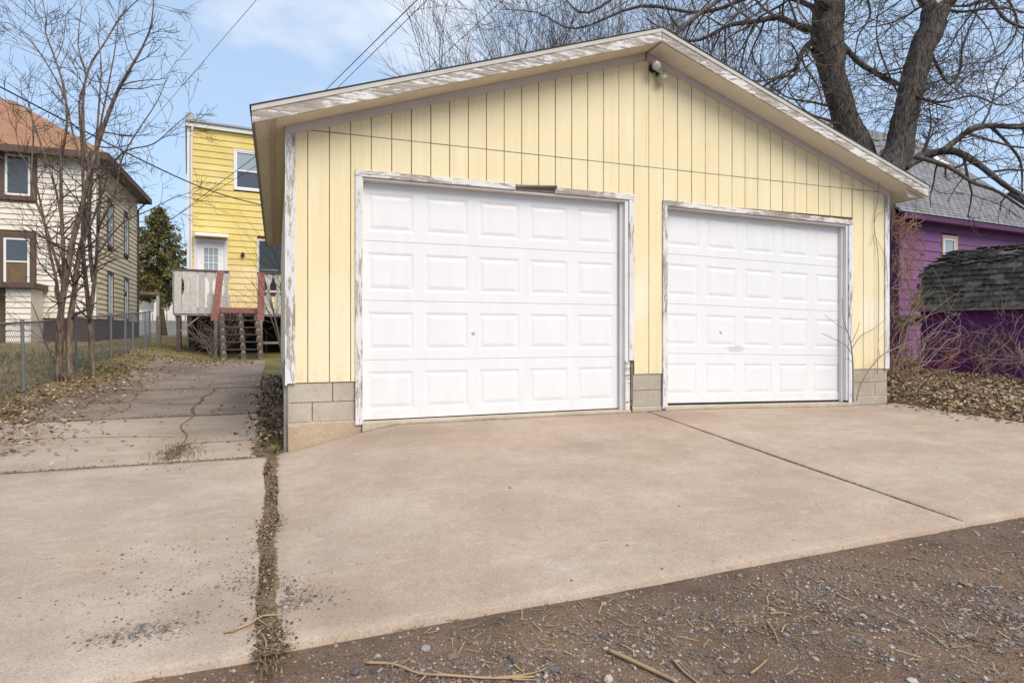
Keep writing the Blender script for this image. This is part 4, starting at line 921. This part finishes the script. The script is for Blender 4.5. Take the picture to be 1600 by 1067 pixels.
# small twiggy trees beyond the garage
cfgF = dict(wig=.16, up=.16, kids=[0, 4, 5, 6, 6], tip=.009, spread=(.22, .45))
for k, (px, top, Z, lab) in enumerate(((752, 15, 42, 'bare twiggy tree showing left above the long garage roof slope'), (832, 52, 44, 'low bare treetop just right of the leftmost tree above the garage'), (912, 20, 40, 'pinkish bare treetop left of the garage roof peak'), (985, 10, 43, 'bare treetop directly beside the garage roof peak'), (1130, 60, 38, 'bare treetop right of the garage roof peak below the big limbs'))):
    r = random.Random(40+k); p = atZ(px, 540, Z); g = G(p.x, p.y); t = empty('far_bare_tree', (p.x, p.y, g), 0, lab, 'tree', 'bare treetops behind the garage')
    topz_ = atZ(px, top, Z).z; H = topz_ - g; mb, tw = MB(), MB()
    mb.tube([(p.x, p.y, g-.2), (p.x+.1, p.y, g+H*.25), (p.x, p.y+.1, g+H*.5)], [.28, .22, .15], 8); mb.build('trunk', M['bark_left'], t, world=True)
    for s_ in range(9):
        z = g + H*r.uniform(.3, .52); d = Vector((r.uniform(-.55, .55), r.uniform(-.5, .5), 1)); grow(tw, (p.x, p.y, z), d, H*r.uniform(.32, .46), .07, 3, r, cfgF)
    tag(tw.build('branches', M['twig_far'], t, world=True), kind='stuff')

# ------------------------------------------------------------------ spruce between the houses
r = random.Random(5); Z = 40; p = atZ(248, 540, Z); g = G(p.x, p.y)
spc = empty('spruce_tree', (p.x, p.y, g), 0, 'dark green spruce between the cream house and the yellow house', 'tree')
H = atZ(240, 322, Z).z - g; q = MB(); q.tube([(p.x+.3, p.y, g-.2), (p.x, p.y, g+H*.3), (p.x-.1, p.y, g+H*.97)], [.24, .18, .02], 9)
q.build('trunk', M['bark_left'], spc, world=True, smooth=True)
nd = MB(); bb = MB()
for k in range(190):
    t = k/189; z = g + H*(.30 + .68*t); R0 = (2.9*(1-t)**.72 + .12)*r.uniform(.7, 1.12); a = k*2.4 + r.uniform(-.4, .4)
    d = Vector((math.cos(a), math.sin(a), 0)); tip = Vector((p.x, p.y, z)) + d*R0 + Vector((0, 0, -.22*R0 + .1)); root = Vector((p.x, p.y, z))
    bb.tube([root, root.lerp(tip, .6) + Vector((0, 0, .08)), tip], [.03, .018, .006], 3, caps=False)
    for j in range(int(22 + 60*(1-t))):
        u = r.uniform(.12, 1.05); c = root.lerp(tip, u) + Vector((r.gauss(0, .12), r.gauss(0, .12), r.gauss(-.06, .09)))*(.6+.6*(1-t)); L = r.uniform(.12, .26)
        dd = (d*r.uniform(.4, 1) + rvec(r)*.6 + Vector((0, 0, -.25))).normalized(); s_ = dd.cross(rvec(r)).normalized()*L*.3; sh_ = r.uniform(.6, 1.3)
        nd.add([c - s_, c + dd*L, c + s_, c - dd*L*.2], [(0, 1, 2, 3)], (.115*sh_ + .05*r.random(), .135*sh_, .045*sh_))
bb.build('boughs', M['bark_left'], spc, world=True); tag(nd.build('needles', M['needle'], spc, world=True), kind='stuff')

# ------------------------------------------------------------------ shrubs, vines and canes
def shrub(name, label, base, n, h, spread, mat, seed, cat='shrub', lev=1, rad=.007, group=None, up=.0, wig=.25, kids=(0, 3, 4)):
    r = random.Random(seed); b = Vector(base); b.z = G(b.x, b.y); t = empty(name, b, 0, label, cat, group); cfg = dict(wig=wig, up=up, kids=list(kids), tip=.0025, spread=(.3, .7))
    q = MB()
    for k in range(n):
        d = Vector((r.uniform(-1, 1)*spread, r.uniform(-1, 1)*spread*.6, 1)); o = b + Vector((r.uniform(-.12, .12)*spread*2, r.uniform(-.1, .1), -.03))
        grow(q, o, d, h*r.uniform(.55, 1.1), rad*r.uniform(.6, 1.2), lev, r, cfg)
    tag(q.build('stems', M[mat], t, world=True), kind='stuff'); return t
# sapling against the right jamb
b = Vector((7.33, 6.20, 0)); b.z = G(b.x, b.y)
sa = empty('sapling', b, 0, 'leafless sapling growing against the right jamb of the right door', 'sapling')
def J(px, py, y=6.20): return atY(px, py, y)
for pts, r0, r1 in (([(1333, 628), (1333, 590), (1332, 560), (1328, 530), (1318, 500), (1316, 465)], .014, .004), ([(1332, 556), (1322, 540), (1300, 528), (1284, 521)], .006, .003), ([(1331, 545), (1345, 525), (1368, 512), (1386, 496)], .006, .003),
                    ([(1330, 535), (1338, 520), (1343, 503)], .005, .003), ([(1322, 515), (1305, 505), (1288, 492)], .004, .0025), ([(1329, 530), (1330, 505), (1331, 490)], .004, .0025), ([(1334, 570), (1325, 560), (1318, 563)], .004, .0025),
                    ([(1338, 626), (1345, 600), (1360, 575), (1378, 555), (1398, 545), (1430, 530)], .011, .004), ([(1350, 592), (1362, 590), (1372, 575)], .004, .002), ([(1375, 558), (1372, 535), (1384, 520)], .004, .002)):
    q = MB(); q.tube(smooth([J(*p_, 6.20 + .02*i) for i, p_ in enumerate(pts)], 4), [r0 + (r1-r0)*i/(4*(len(pts)-1)) for i in range(4*(len(pts)-1)+1)], 6); q.build('stem', M['cane_grey'], sa, world=True)
# vine tangle at the right corner: hangs from the eave and arches out of the ground
r = random.Random(77)
def vine(label, mat, specs, nm='climbing_vine'):
    p = atY(1400, 600, 6.7); t = empty(nm, (p.x, p.y, G(p.x, p.y)), 0, label, 'vine', 'vines at the garage corner'); q = MB()
    for pts, r0, r1 in specs:
        sp_ = smooth([Vector(v) for v in pts], 5); n = len(sp_); q.tube(sp_, [r0 + (r1-r0)*i/(n-1) for i in range(n)], 5, caps=False)
    tag(q.build('stems', M[mat], t, world=True), kind='stuff'); return t
def V(px, py, y): return atY(px, py, y)
def wander(x, y, d0, n, step, turn, lift, Y, box):
    """a cane that curls about as it grows: heading drifts, pulled by lift (+ up / - down), kept inside box (photo-plane px)"""
    a = d0; da = r.uniform(-turn, turn); pts = []
    for i in range(n):
        pts.append(V(x, y, Y)); da += r.gauss(0, turn*.5); da *= .85; a += da
        x += math.cos(a)*step*r.uniform(.7, 1.3); y -= math.sin(a)*step*r.uniform(.7, 1.3) + lift*step; Y += r.uniform(-.06, .06)
        if x < box[0]: x = box[0] + 2; a = r.uniform(-.5, .8)
        if x > box[1]: a = 3.14 - a; x = box[1]
        if y < box[2]: y = box[2]; a = r.uniform(-1.4, -.6)
        if y > box[3]: break
    return (pts, r.uniform(.0045, .008), .0025) if len(pts) > 3 else None
def W_(k, fn): return [v for v in (fn() for _ in range(k)) if v]
BX = (1392, 1445, 318, 606)
vine('orange brown vines hanging from the right garage eave', 'vine', W_(20, lambda: wander(r.uniform(1393, 1432), r.uniform(322, 350), r.uniform(-2.2, -.9), r.randint(7, 14), 17, .55, -.25, r.uniform(6.45, 7.3), BX)))
vine('pale arching canes tangled at the foot of the right garage corner', 'cane_grey', W_(22, lambda: wander(r.uniform(1392, 1440), r.uniform(560, 602), r.uniform(.4, 2.4), r.randint(7, 14), 17, .35, -.06, r.uniform(6.5, 7.5), (1392, 1500, 400, 607))), 'bramble')
vine('orange canes looping up the right garage corner', 'vine', W_(24, lambda: wander(r.uniform(1393, 1425), r.uniform(420, 600), r.uniform(.6, 2.2), r.randint(9, 18), 14, .5, -.12, r.uniform(6.45, 7.3), (1392, 1440, 345, 607))), 'bramble')
vine('red canes arching in front of the purple shed', 'cane_red', W_(26, lambda: wander(r.uniform(1415, 1590), r.uniform(570, 600), r.uniform(.3, 2.6), r.randint(7, 13), 15, .3, -.10, r.uniform(6.8, 8.2), (1400, 1620, 485, 607))), 'bramble')
vine('single thin vine climbing the yellow siding near the right corner', 'vine', [([V(1371, 585, 6.33), V(1373, 480, 6.335), V(1372, 400, 6.335), V(1366, 350, 6.33), V(1372, 310, 6.33), V(1376, 275, 6.25), V(1400, 280, 6.2), V(1418, 306, 6.2)], .005, .003), ([V(1366, 350, 6.33), V(1372, 335, 6.33), V(1394, 325, 6.3)], .003, .002), ([V(1367, 362, 6.33), V(1360, 385, 6.33)], .003, .002), ([V(1368, 370, 6.33), V(1380, 395, 6.33), V(1386, 420, 6.33)], .003, .002)])
def pg(px, py): return ong(px, py)
for k, (px, py, h, n_, lab, m_) in enumerate(((1585, 588, 1.2, 14, 'grey bare brush at the right edge before the purple shed', 'cane_grey'), (1545, 586, 1.0, 12, 'bare upright brush against the middle of the purple shed', 'cane_grey'), (1470, 592, .8, 10, 'thin reddish brush before the left part of the purple shed', 'cane_red'), (1415, 600, .9, 12, 'low dark brush beside the garage corner', 'cane_red'), (1610, 600, 1.1, 12, 'bare brush cut off by the right edge of the picture', 'cane_grey'))):
    shrub('bare_shrub', lab, pg(px, py), n_, h, .45, m_, 60+k, lev=2, group='bare brush by the shed')
p = yp.P0 + yp.dx*.75 + yp.dy*(DY-.35); shrub('bare_shrub', 'tangled bare brush growing in front of the wooden deck', p, 26, 1.35, .8, 'cane_grey', 70, lev=2, rad=.012)
p = yp.P0 + yp.dx*1.0 + yp.dy*(DY-.25); shrub('bare_shrub', 'tall thin bare shoots left of the deck stairs', p, 8, 2.0, .25, 'cane_grey', 71, lev=1, rad=.014, wig=.12)
# thin seed heads poking over the left eave
p = atY(470, 540, 14.9); shrub('bare_shrub', 'thin bare shoots rising over the left garage eave', p, 14, 3.6, .16, 'twig', 72, lev=2, rad=.018, wig=.07, kids=(0, 2, 3))
q = yp.P0 + yp.dx*2.6 + yp.dy*(DY-2.6); shrub('bare_shrub', 'arching bare branches crossing the yellow house by the eave', q, 9, 3.9, .4, 'twig', 73, lev=2, rad=.02, wig=.12, kids=(0, 2, 3))

# ------------------------------------------------------------------ overhead wires
def wire(label, pts, rad, nm='power_line', cat='cable', sag=.0):
    a = smooth([Vector(p) for p in pts], 8) if len(pts) > 2 else [Vector(pts[0]).lerp(Vector(pts[1]), k/16) - Vector((0, 0, sag*math.sin(math.pi*k/16))) for k in range(17)]
    q = MB(); q.tube(a, rad, 6); o = q.build(nm, M['cable'], smooth=True); return tag(o, label, cat, 'overhead wires')
wire('black cable sagging from the far left past the yellow house wall', [atZ(-60, 105, 12.5), atZ(0, 136, 13), atZ(90, 183, 14), atZ(200, 240, 15.5), atZ(300, 287, 17.5), atZ(360, 308, 19), atZ(415, 322, 20)], .016)
wire('left wire of the close pair rising above the garage roof', [atZ(505, 145, 24), atZ(660, -8, 16)], .014); wire('right wire of the close pair rising above the garage roof', [atZ(520, 145, 24), atZ(676, -8, 16)], .011)
wire('lone wire meeting the roof beside the bare treetops', [atZ(662, 115, 24), atZ(795, -8, 17)], .011); wire('thin wire slanting through the sky over the cream house', [atZ(215, 215, 26), atZ(408, -8, 18)], .007)
wire('dark wire crossing the upper window of the yellow house', [atZ(268, 343, 20.6), atZ(412, 235, 18.5)], .010); wire('thin wire below the one crossing the yellow house window', [atZ(255, 350, 20.6), atZ(412, 252, 18.5)], .008)
wire('upper wire running through the big tree trunks', [atZ(1180, 160, 16), atZ(1420, -8, 11)], .010); wire('second wire running through the big tree trunks', [atZ(1190, 185, 16), atZ(1440, 10, 12), atZ(1480, -20, 11)], .009)
wire('wire descending over the purple house roof at far right', [atZ(1395, 268, 16), atZ(1520, 180, 13.5), atZ(1620, 112, 12)], .010)

# ------------------------------------------------------------------ loose stuff on the ground
def scatter(name, label, cat, items, mat, parent=None):
    mb = MB()
    for vs, fs, c in items: mb.add(vs, fs, c)
    o = mb.build(name, mat); tag(o, label, cat, kind='stuff'); return o
def leafq(r, x, y, s, cols, lift=.012, flat=.5):
    c = Vector((x, y, G(x, y) + lift*r.random() + .004)); nrm = (Vector((0, 0, 1)) + rvec(r)*flat).normalized(); a = nrm.cross(rvec(r)).normalized(); b = nrm.cross(a)
    k = r.choice(cols); f = r.uniform(.65, 1.25); k = tuple(v*f for v in k); w_ = s*r.uniform(.35, .7); cu = nrm*s*r.uniform(-.1, .35)
    return ([c - a*s + cu, c - b*w_, c + a*s + cu, c + b*w_], [(0, 1, 2), (0, 2, 3)], k)
TAN = [(.30, .205, .12), (.38, .275, .17), (.20, .125, .075), (.14, .085, .05), (.26, .16, .09), (.46, .37, .26), (.09, .06, .04)]
r = random.Random(90); it = []
for k in range(9000):                              # drift along the fence and at the drive's left edge
    y = r.uniform(6.3, 21); x = FX + .62 + r.gauss(0, .48) + (.15 if y < 10 else 0)
    if y > 17: x = r.uniform(-4.2, -.6)*1.0; y = r.gauss(19.3, .8)
    if x > -1.6 and y < 16: continue
    it.append(leafq(r, x, y, min(.05, r.lognormvariate(-3.9, .5)), TAN, .05))
for k in range(1500): x = -.02 + r.gauss(0, .13); y = r.uniform(6.4, 14); it.append(leafq(r, min(x, .09), y, r.uniform(.015, .04), TAN + [(.05, .045, .03)]*4, .12, 1.0))
for k in range(420): x = r.uniform(-3, -.2); y = r.uniform(6.3, 19); it.append(leafq(r, x, y, r.uniform(.012, .035), TAN, .01))
scatter('fallen_leaves', 'brown fallen leaves drifted along the left fence and driveway', 'leaves', it, M['leaf'])
it = []
for k in range(24000):
    x = 8.15 + abs(r.gauss(0, 3.2)); y = r.uniform(3.0, 11)
    if x < 8.5 + .2*math.sin(y*3) and r.random() < .5: continue
    it.append(leafq(r, x, y, min(.055, r.lognormvariate(-3.85, .55)), TAN[:2]*2 + TAN[4:6]*2 + [(.40, .31, .20), (.18, .125, .08)], .06, .7))
for k in range(420): y = r.uniform(3.2, 6.3); it.append(leafq(r, 8.3 - abs(r.gauss(0, .28)) + .25*ss(5.6, 3, y), y, r.uniform(.012, .04), TAN, .012, .4))
scatter('leaf_litter', 'thick tan leaf litter on the bank right of the garage', 'leaves', it, M['leaf'])
# grass blades
def blade(r, x, y, h, col, z0=None):
    z = (G(x, y) if z0 is None else z0); a = r.uniform(0, 6.28); w_ = h*.06 + .0015; d = Vector((math.cos(a), math.sin(a), 0)); s_ = Vector((-d.y, d.x, 0))*w_; c = Vector((x, y, z-.01)); le = r.uniform(.2, .9)
    f = r.uniform(.6, 1.3); return ([c - s_, c + s_, c + d*h*le + Vector((0, 0, h*(1.1-le*.7)))], [(0, 1, 2)], tuple(v*f for v in col))
GRN, DRY = [(.10, .125, .028), (.14, .16, .045), (.17, .16, .06)], [(.30, .22, .11), (.36, .28, .15), (.22, .155, .08), (.19, .13, .07)]
it = []
for k in range(16000):
    y = r.uniform(13, 27); x = r.uniform(-5.5, -1.6) if y > 16 else r.uniform(-9, -3.9)
    if y < 19.5 and x > -3.2: continue
    it.append(blade(r, x, y, r.uniform(.04, .11), r.choice(GRN*2 + DRY)))
for k in range(9000): it.append(blade(r, r.uniform(-9, -3.85), r.uniform(7, 20), r.uniform(.05, .2), r.choice(DRY*3 + GRN)))
scatter('lawn_grass', 'patchy green and straw coloured lawn grass on the left', 'grass', it, M['leaf'])
it = []
for k in range(7000):                              # grassy joint beside the apron and the cross joints
    y = 2.45 + 3.9*r.random(); x = -.038 + jw(y) + r.gauss(0, .02); dens = .5 + .5*math.sin(y*7 + 1)
    if r.random() > .35 + .65*dens: continue
    it.append(blade(r, x, y, r.uniform(.008, .03), r.choice(DRY*2 + [(.10, .075, .05)]*4 + ([(.09, .10, .03)] if y > 4 else [])), G(x, y) + .0))
for yy, n_, xl, xr in ((6.182, 1400, -3.4, -.1), (9.22, 1500, -3.2, -.2), (12.72, 1500, -3.1, -.3)):
    for k in range(n_): x = r.uniform(xl, xr); y = yy + r.gauss(0, .018 if yy < 7 else .05); it.append(blade(r, x, y, r.uniform(.012, .04), r.choice(DRY + [(.10, .075, .05)]*3 + [(.09, .11, .03)]), G(x, y) - .012))
for k in range(1100): x = -.86 + r.gauss(0, .11); y = 6.65 + r.gauss(0, .28); it.append(blade(r, x, y, r.uniform(.02, .06), r.choice(DRY + [(.09, .065, .045)]*4 + [(.08, .085, .03)])))
for k in range(700): x = r.uniform(.0, .09); y = 6.3 + abs(r.gauss(0, .5)); it.append(blade(r, x-.06, y, r.uniform(.03, .12), r.choice(GRN + DRY)))
for k in range(900): x = r.uniform(.8, 8.0); y = 6.325 + r.gauss(0, .006); it.append(blade(r, x, y, r.uniform(.006, .02), r.choice([(.10, .075, .05)]*4 + DRY)))
for k in range(60): x = 2.12 + r.gauss(0, .06); it.append(blade(r, x, 6.315, r.uniform(.02, .05), (.35, .34, .12)))
scatter('joint_grass', 'dry grass and weeds growing in the driveway joints', 'grass', it, M['leaf'])
# soil that has washed into the joints and spilled over the slab edges
def soil(x0, y0, x1, y1, wd, seed, hw0=.012, wan=0.0, parent=drive):
    r2 = random.Random(seed); n_ = int(math.hypot(x1-x0, y1-y0)/.008); mb = MB(); L = math.hypot(x1-x0, y1-y0); tx, ty = (x1-x0)/L, (y1-y0)/L
    e = [0.0, 0.0]
    for i in range(n_+1):
        t = i/n_; wv_ = wan*(math.sin(t*L*1.7+seed) + .5*math.sin(t*L*4.1+seed*3)); cx, cy = x0 + (x1-x0)*t - ty*wv_, y0 + (y1-y0)*t + tx*wv_; W = []
        for k in (0, 1):
            big = max(0, math.sin(t*L*(2.1+k) + seed + 2*k) + .6*math.sin(t*L*(5.7-k) + 2*seed))*.55
            e[k] = .6*e[k] + .4*(wd*(.15 + big) + r2.gauss(0, wd*.55)); W.append(max(hw0*.75, hw0 + e[k]))
        for k, o in enumerate((-W[0], -W[0]*.8, -W[0]*.4, 0, W[1]*.4, W[1]*.8, W[1])):
            x, y = cx - ty*o, cy + tx*o; h = (-.004, .0012, .003, .0, .003, .0012, -.004)[k] + (r2.uniform(-.002, .0035) if 1 < k < 5 else 0); mb.v.append((x, y, G(x, y) + h))
    mb.f = [(7*i+k, 7*i+k+1, 7*i+8+k, 7*i+7+k) for i in range(n_) for k in range(6)]
    return mb.build('joint_soil', M['joint_soil'], parent, world=True, smooth=True)
n = NT('joint_soil'); c = n.ramp(n.noise(45, 7, .75), [(.32, (.075, .055, .04)), (.5, (.17, .125, .085)), (.68, (.32, .245, .16))]); M['joint_soil'] = n.done(c, .97, n.noise(70, 6), .8, .012, .1)
soil(-.038, 2.62, -.038, 6.3, .045, 1, .030); soil(-3.4, 6.182, -.1, 6.182, .018, 2, .012); soil(-3.2, 9.22, -.2, 9.22, .06, 3, .02); soil(-3.1, 12.725, -.3, 12.725, .07, 4, .025)
soil(-.93, 7.0, -1.0, 9.15, .016, 5, .004, .06); soil(-1.04, 9.3, -1.1, 12.7, .03, 6, .009, .05); soil(-1.1, 12.8, -1.3, 18, .03, 7, .008, .07); soil(4.078, 2.72, 4.078, 6.3, .007, 8, .004); soil(-.88, 7.11, -.2, 7.11, .02, 9); soil(-.9, 6.3, -.86, 7.05, .08, 10, .04); soil(.8, 6.328, 8.0, 6.328, .010, 11, .008)
soil(-.06, 6.25, -.08, 14, .08, 12, .13)
soil(-3.0, 8.0, -1.0, 7.6, .012, 13, .004, .06); soil(-2.9, 11.0, -1.1, 10.6, .03, 14, .008, .08); soil(-2.0, 9.3, -2.2, 12.6, .02, 15, .005, .08); soil(-2.6, 15.2, -1.3, 15.0, .04, 16, .012, .06); soil(-2.1, 13, -1.9, 19, .03, 17, .008, .1)
it = []
for k in range(5200):
    y = r.uniform(2.62, 6.35); x = -.038 + jw(y) + r.gauss(0, .016 + .03*max(0, math.sin(y*3.1+1))**3 + (.03 if y < 3.3 else 0))
    if r.random() < .45*(1 + math.sin(y*8.7)): continue
    it.append(leafq(r, x, y, r.uniform(.003, .011), TAN + [(.10, .09, .035), (.07, .05, .035)]*2, .008, .8))
for yy in (6.182, 9.22, 12.725):
    for k in range(900): x = r.uniform(-3.2, -.2); it.append(leafq(r, x, yy + r.gauss(0, .02), r.uniform(.003, .012), TAN, .008, .8))
scatter('joint_litter', 'crumbled leaf and straw litter lying in the driveway joints', 'litter', it, M['leaf'])
# stones
ico = None
def icosa():
    t = (1+5**.5)/2; v = [(-1,t,0),(1,t,0),(-1,-t,0),(1,-t,0),(0,-1,t),(0,1,t),(0,-1,-t),(0,1,-t),(t,0,-1),(t,0,1),(-t,0,-1),(-t,0,1)]
    f = [(0,11,5),(0,5,1),(0,1,7),(0,7,10),(0,10,11),(1,5,9),(5,11,4),(11,10,2),(10,7,6),(7,1,8),(3,9,4),(3,4,2),(3,2,6),(3,6,8),(3,8,9),(4,9,5),(2,4,11),(6,2,10),(8,6,7),(9,8,1)]
    return np.array(v)/math.sqrt(1+t*t), f
IV, IF = icosa(); nr = np.random.default_rng(3)
SC = [(.15, .14, .138), (.11, .105, .105), (.19, .175, .16), (.19, .125, .098), (.22, .155, .118), (.155, .10, .078), (.25, .215, .18), (.085, .08, .08), (.31, .28, .25), (.14, .105, .083)]
def stones(name, label, pts, cat='gravel'):
    mb = MB()
    for x, y, s, z in pts:
        sc = s*nr.uniform(.6, 1.25, 3); sc[2] *= .65; a = nr.uniform(0, 6.28); ca, sa_ = math.cos(a), math.sin(a)
        v = IV*(1+nr.uniform(-.22, .22, (12, 1)))*sc; vx = v[:, 0]*ca - v[:, 1]*sa_ + x; vy = v[:, 0]*sa_ + v[:, 1]*ca + y; vz = v[:, 2] + z + sc[2]*.35
        c = SC[nr.integers(len(SC))]; f = nr.uniform(1.0, 1.75); mb.add(np.stack([vx, vy, vz], 1).tolist(), IF, (c[0]*f, c[1]*f, c[2]*f))
    o = mb.build(name, M['stone']); return tag(o, label, cat, kind='stuff')
def inview(x, y):
    xr, zc = x*CT - y*ST, x*ST + y*CT
    return zc > 1.4 and abs(xr/zc) < .95
pts = []
while len(pts) < 36000:
    x, y = nr.uniform(-2.5, 7.5), nr.uniform(.3, 2.68)
    if not inview(x, y): continue
    k = .5 + .5*math.sin(x*2.1 + 1.3*math.sin(y*4)) * math.sin(y*3.3 + x*.7 + .6)
    edge = ss(2.75, 2.1, y)
    if nr.random() > (.12 + .88*edge)*(.25 + .75*k): continue
    pts.append((x, y, float(min(.024, nr.lognormal(math.log(.0038), .5))), zall(x, y)))
stones('alley_gravel', 'grey and reddish gravel scattered over the dirt alley', pts)
pts = []
for cx, cy, sx_, sy_, n_ in [(ong(*c).x, ong(*c).y, *e) for c, e in (((235, 985), (.13, .07, 330)), ((300, 930), (.25, .12, 160)), ((385, 905), (.07, .10, 170)), ((330, 880), (.3, .2, 120)), ((150, 930), (.3, .12, 70)), ((470, 940), (.10, .05, 150)), ((455, 925), (.06, .1, 220)), ((450, 945), (.05, .04, 260)), ((215, 990), (.09, .04, 260)), ((270, 865), (.35, .12, 110)), ((400, 900), (.04, .25, 260)))]:
    for k in range(n_):
        x, y = nr.normal(cx, sx_), nr.normal(cy, sy_)
        if y > 2.68 and not (-.1 < x < .02): pts.append((x, y, float(min(.016, nr.lognormal(math.log(.0036), .5))), G(x, y)))
for k in range(420):
    x, y = nr.uniform(-3, 5.5), 2.75 + abs(nr.normal(0, 1.1))
    if y < 6.1 and not (-.1 < x < .02): pts.append((x, y, float(min(.011, nr.lognormal(math.log(.0026), .5))), G(x, y)))
stones('pebbles', 'small loose pebbles and grit scattered on the concrete', pts)
# straw and bits of bark in the alley
it = []
for k in range(2400):
    x, y = r.uniform(-1.2, 7), r.uniform(.5, 2.72)
    if k % 2: x, y = [(2.3, 2.2), (1.2, 2.35), (3.4, 2.35), (2.9, 1.6), (.6, 2.45), (4.6, 2.3), (3.9, 1.7)][k % 7]; x += r.gauss(0, .35); y = min(2.7, y + r.gauss(0, .17))
    if not inview(x, y) or r.random() > .3 + .7*max(0, math.sin(x*1.9 + y*2)): continue
    z = zall(x, y) + .008; a = r.uniform(0, 6.28); L = r.uniform(.01, .045); d = Vector((math.cos(a), math.sin(a), r.uniform(-.1, .25)))*L; s_ = Vector((-math.sin(a), math.cos(a), 0))*r.uniform(.0008, .0025); c = Vector((x, y, z)); f = r.uniform(.7, 1.3)
    it.append(([c-d-s_, c-d+s_, c+d+s_+Vector((0,0,.002)), c+d-s_+Vector((0,0,.002))], [(0,1,2,3)], tuple(v*f for v in r.choice(DRY + [(.42, .33, .2)]))))
scatter('straw', 'bits of straw and bark strewn across the alley', 'straw', it, M['leaf'])
def stick(label, px, r0, r1, forks=()):
    def gpt(p_): g = ong(*p_); g.z = (zall(g.x, g.y) if g.y < 2.68 else G(g.x, g.y)) + r0*1.0 + .004; return g
    a = smooth([gpt(p_) for p_ in px], 4); n = len(a); rr = random.Random(int(px[0][0])); q = MB(); q.tube(a, [(r0 + (r1-r0)*i/(n-1))*rr.uniform(.85, 1.15) for i in range(n)], 7)
    for f in forks:
        b = smooth([gpt(p_) for p_ in f], 4); q.tube(b, [r1*1.1 + (r1*.4-r1*1.1)*i/(len(b)-1) for i in range(len(b))], 5)
    tag(q.build('stick', M['dry_stick'], smooth=True), label, 'stick', 'dry sticks on the ground')
stick('long thin curved tan stick lying along the bottom of the alley', [(572, 1026), (615, 1030), (655, 1047), (700, 1053), (770, 1050), (835, 1045)], .0055, .0045, [[(770, 1050), (830, 1040), (866, 1025)], [(665, 1050), (655, 1063)], [(800, 1048), (842, 1050)], [(700, 1053), (672, 1040)]])
stick('thickest straight tan stick near the bottom centre of the alley', [(951, 1006), (985, 1022), (1020, 1040), (1058, 1057)], .009, .008)
stick('short split stick right of the thickest one', [(1051, 1020), (1068, 1037), (1092, 1058)], .006, .004, [[(1060, 1024), (1080, 1042)]])
stick('short stick tilted up to the right near the bottom', [(1173, 1040), (1185, 1030), (1198, 1017)], .005, .004)
stick('small stick pointing down amid the straw of the alley', [(1197, 960), (1207, 975), (1216, 992)], .005, .003); stick('little stick lying level above the other alley sticks', [(1203, 952), (1220, 950), (1236, 953)], .005, .004)
stick('dark forked stick across the bottom of the grassy joint', [(350, 993), (385, 980), (410, 968), (438, 965)], .006, .003, [[(400, 970), (425, 985)], [(360, 993), (400, 975)]])
stick('thin bent twig at the bottom of the grassy joint', [(408, 993), (416, 1010), (414, 1028), (418, 1045)], .004, .003)
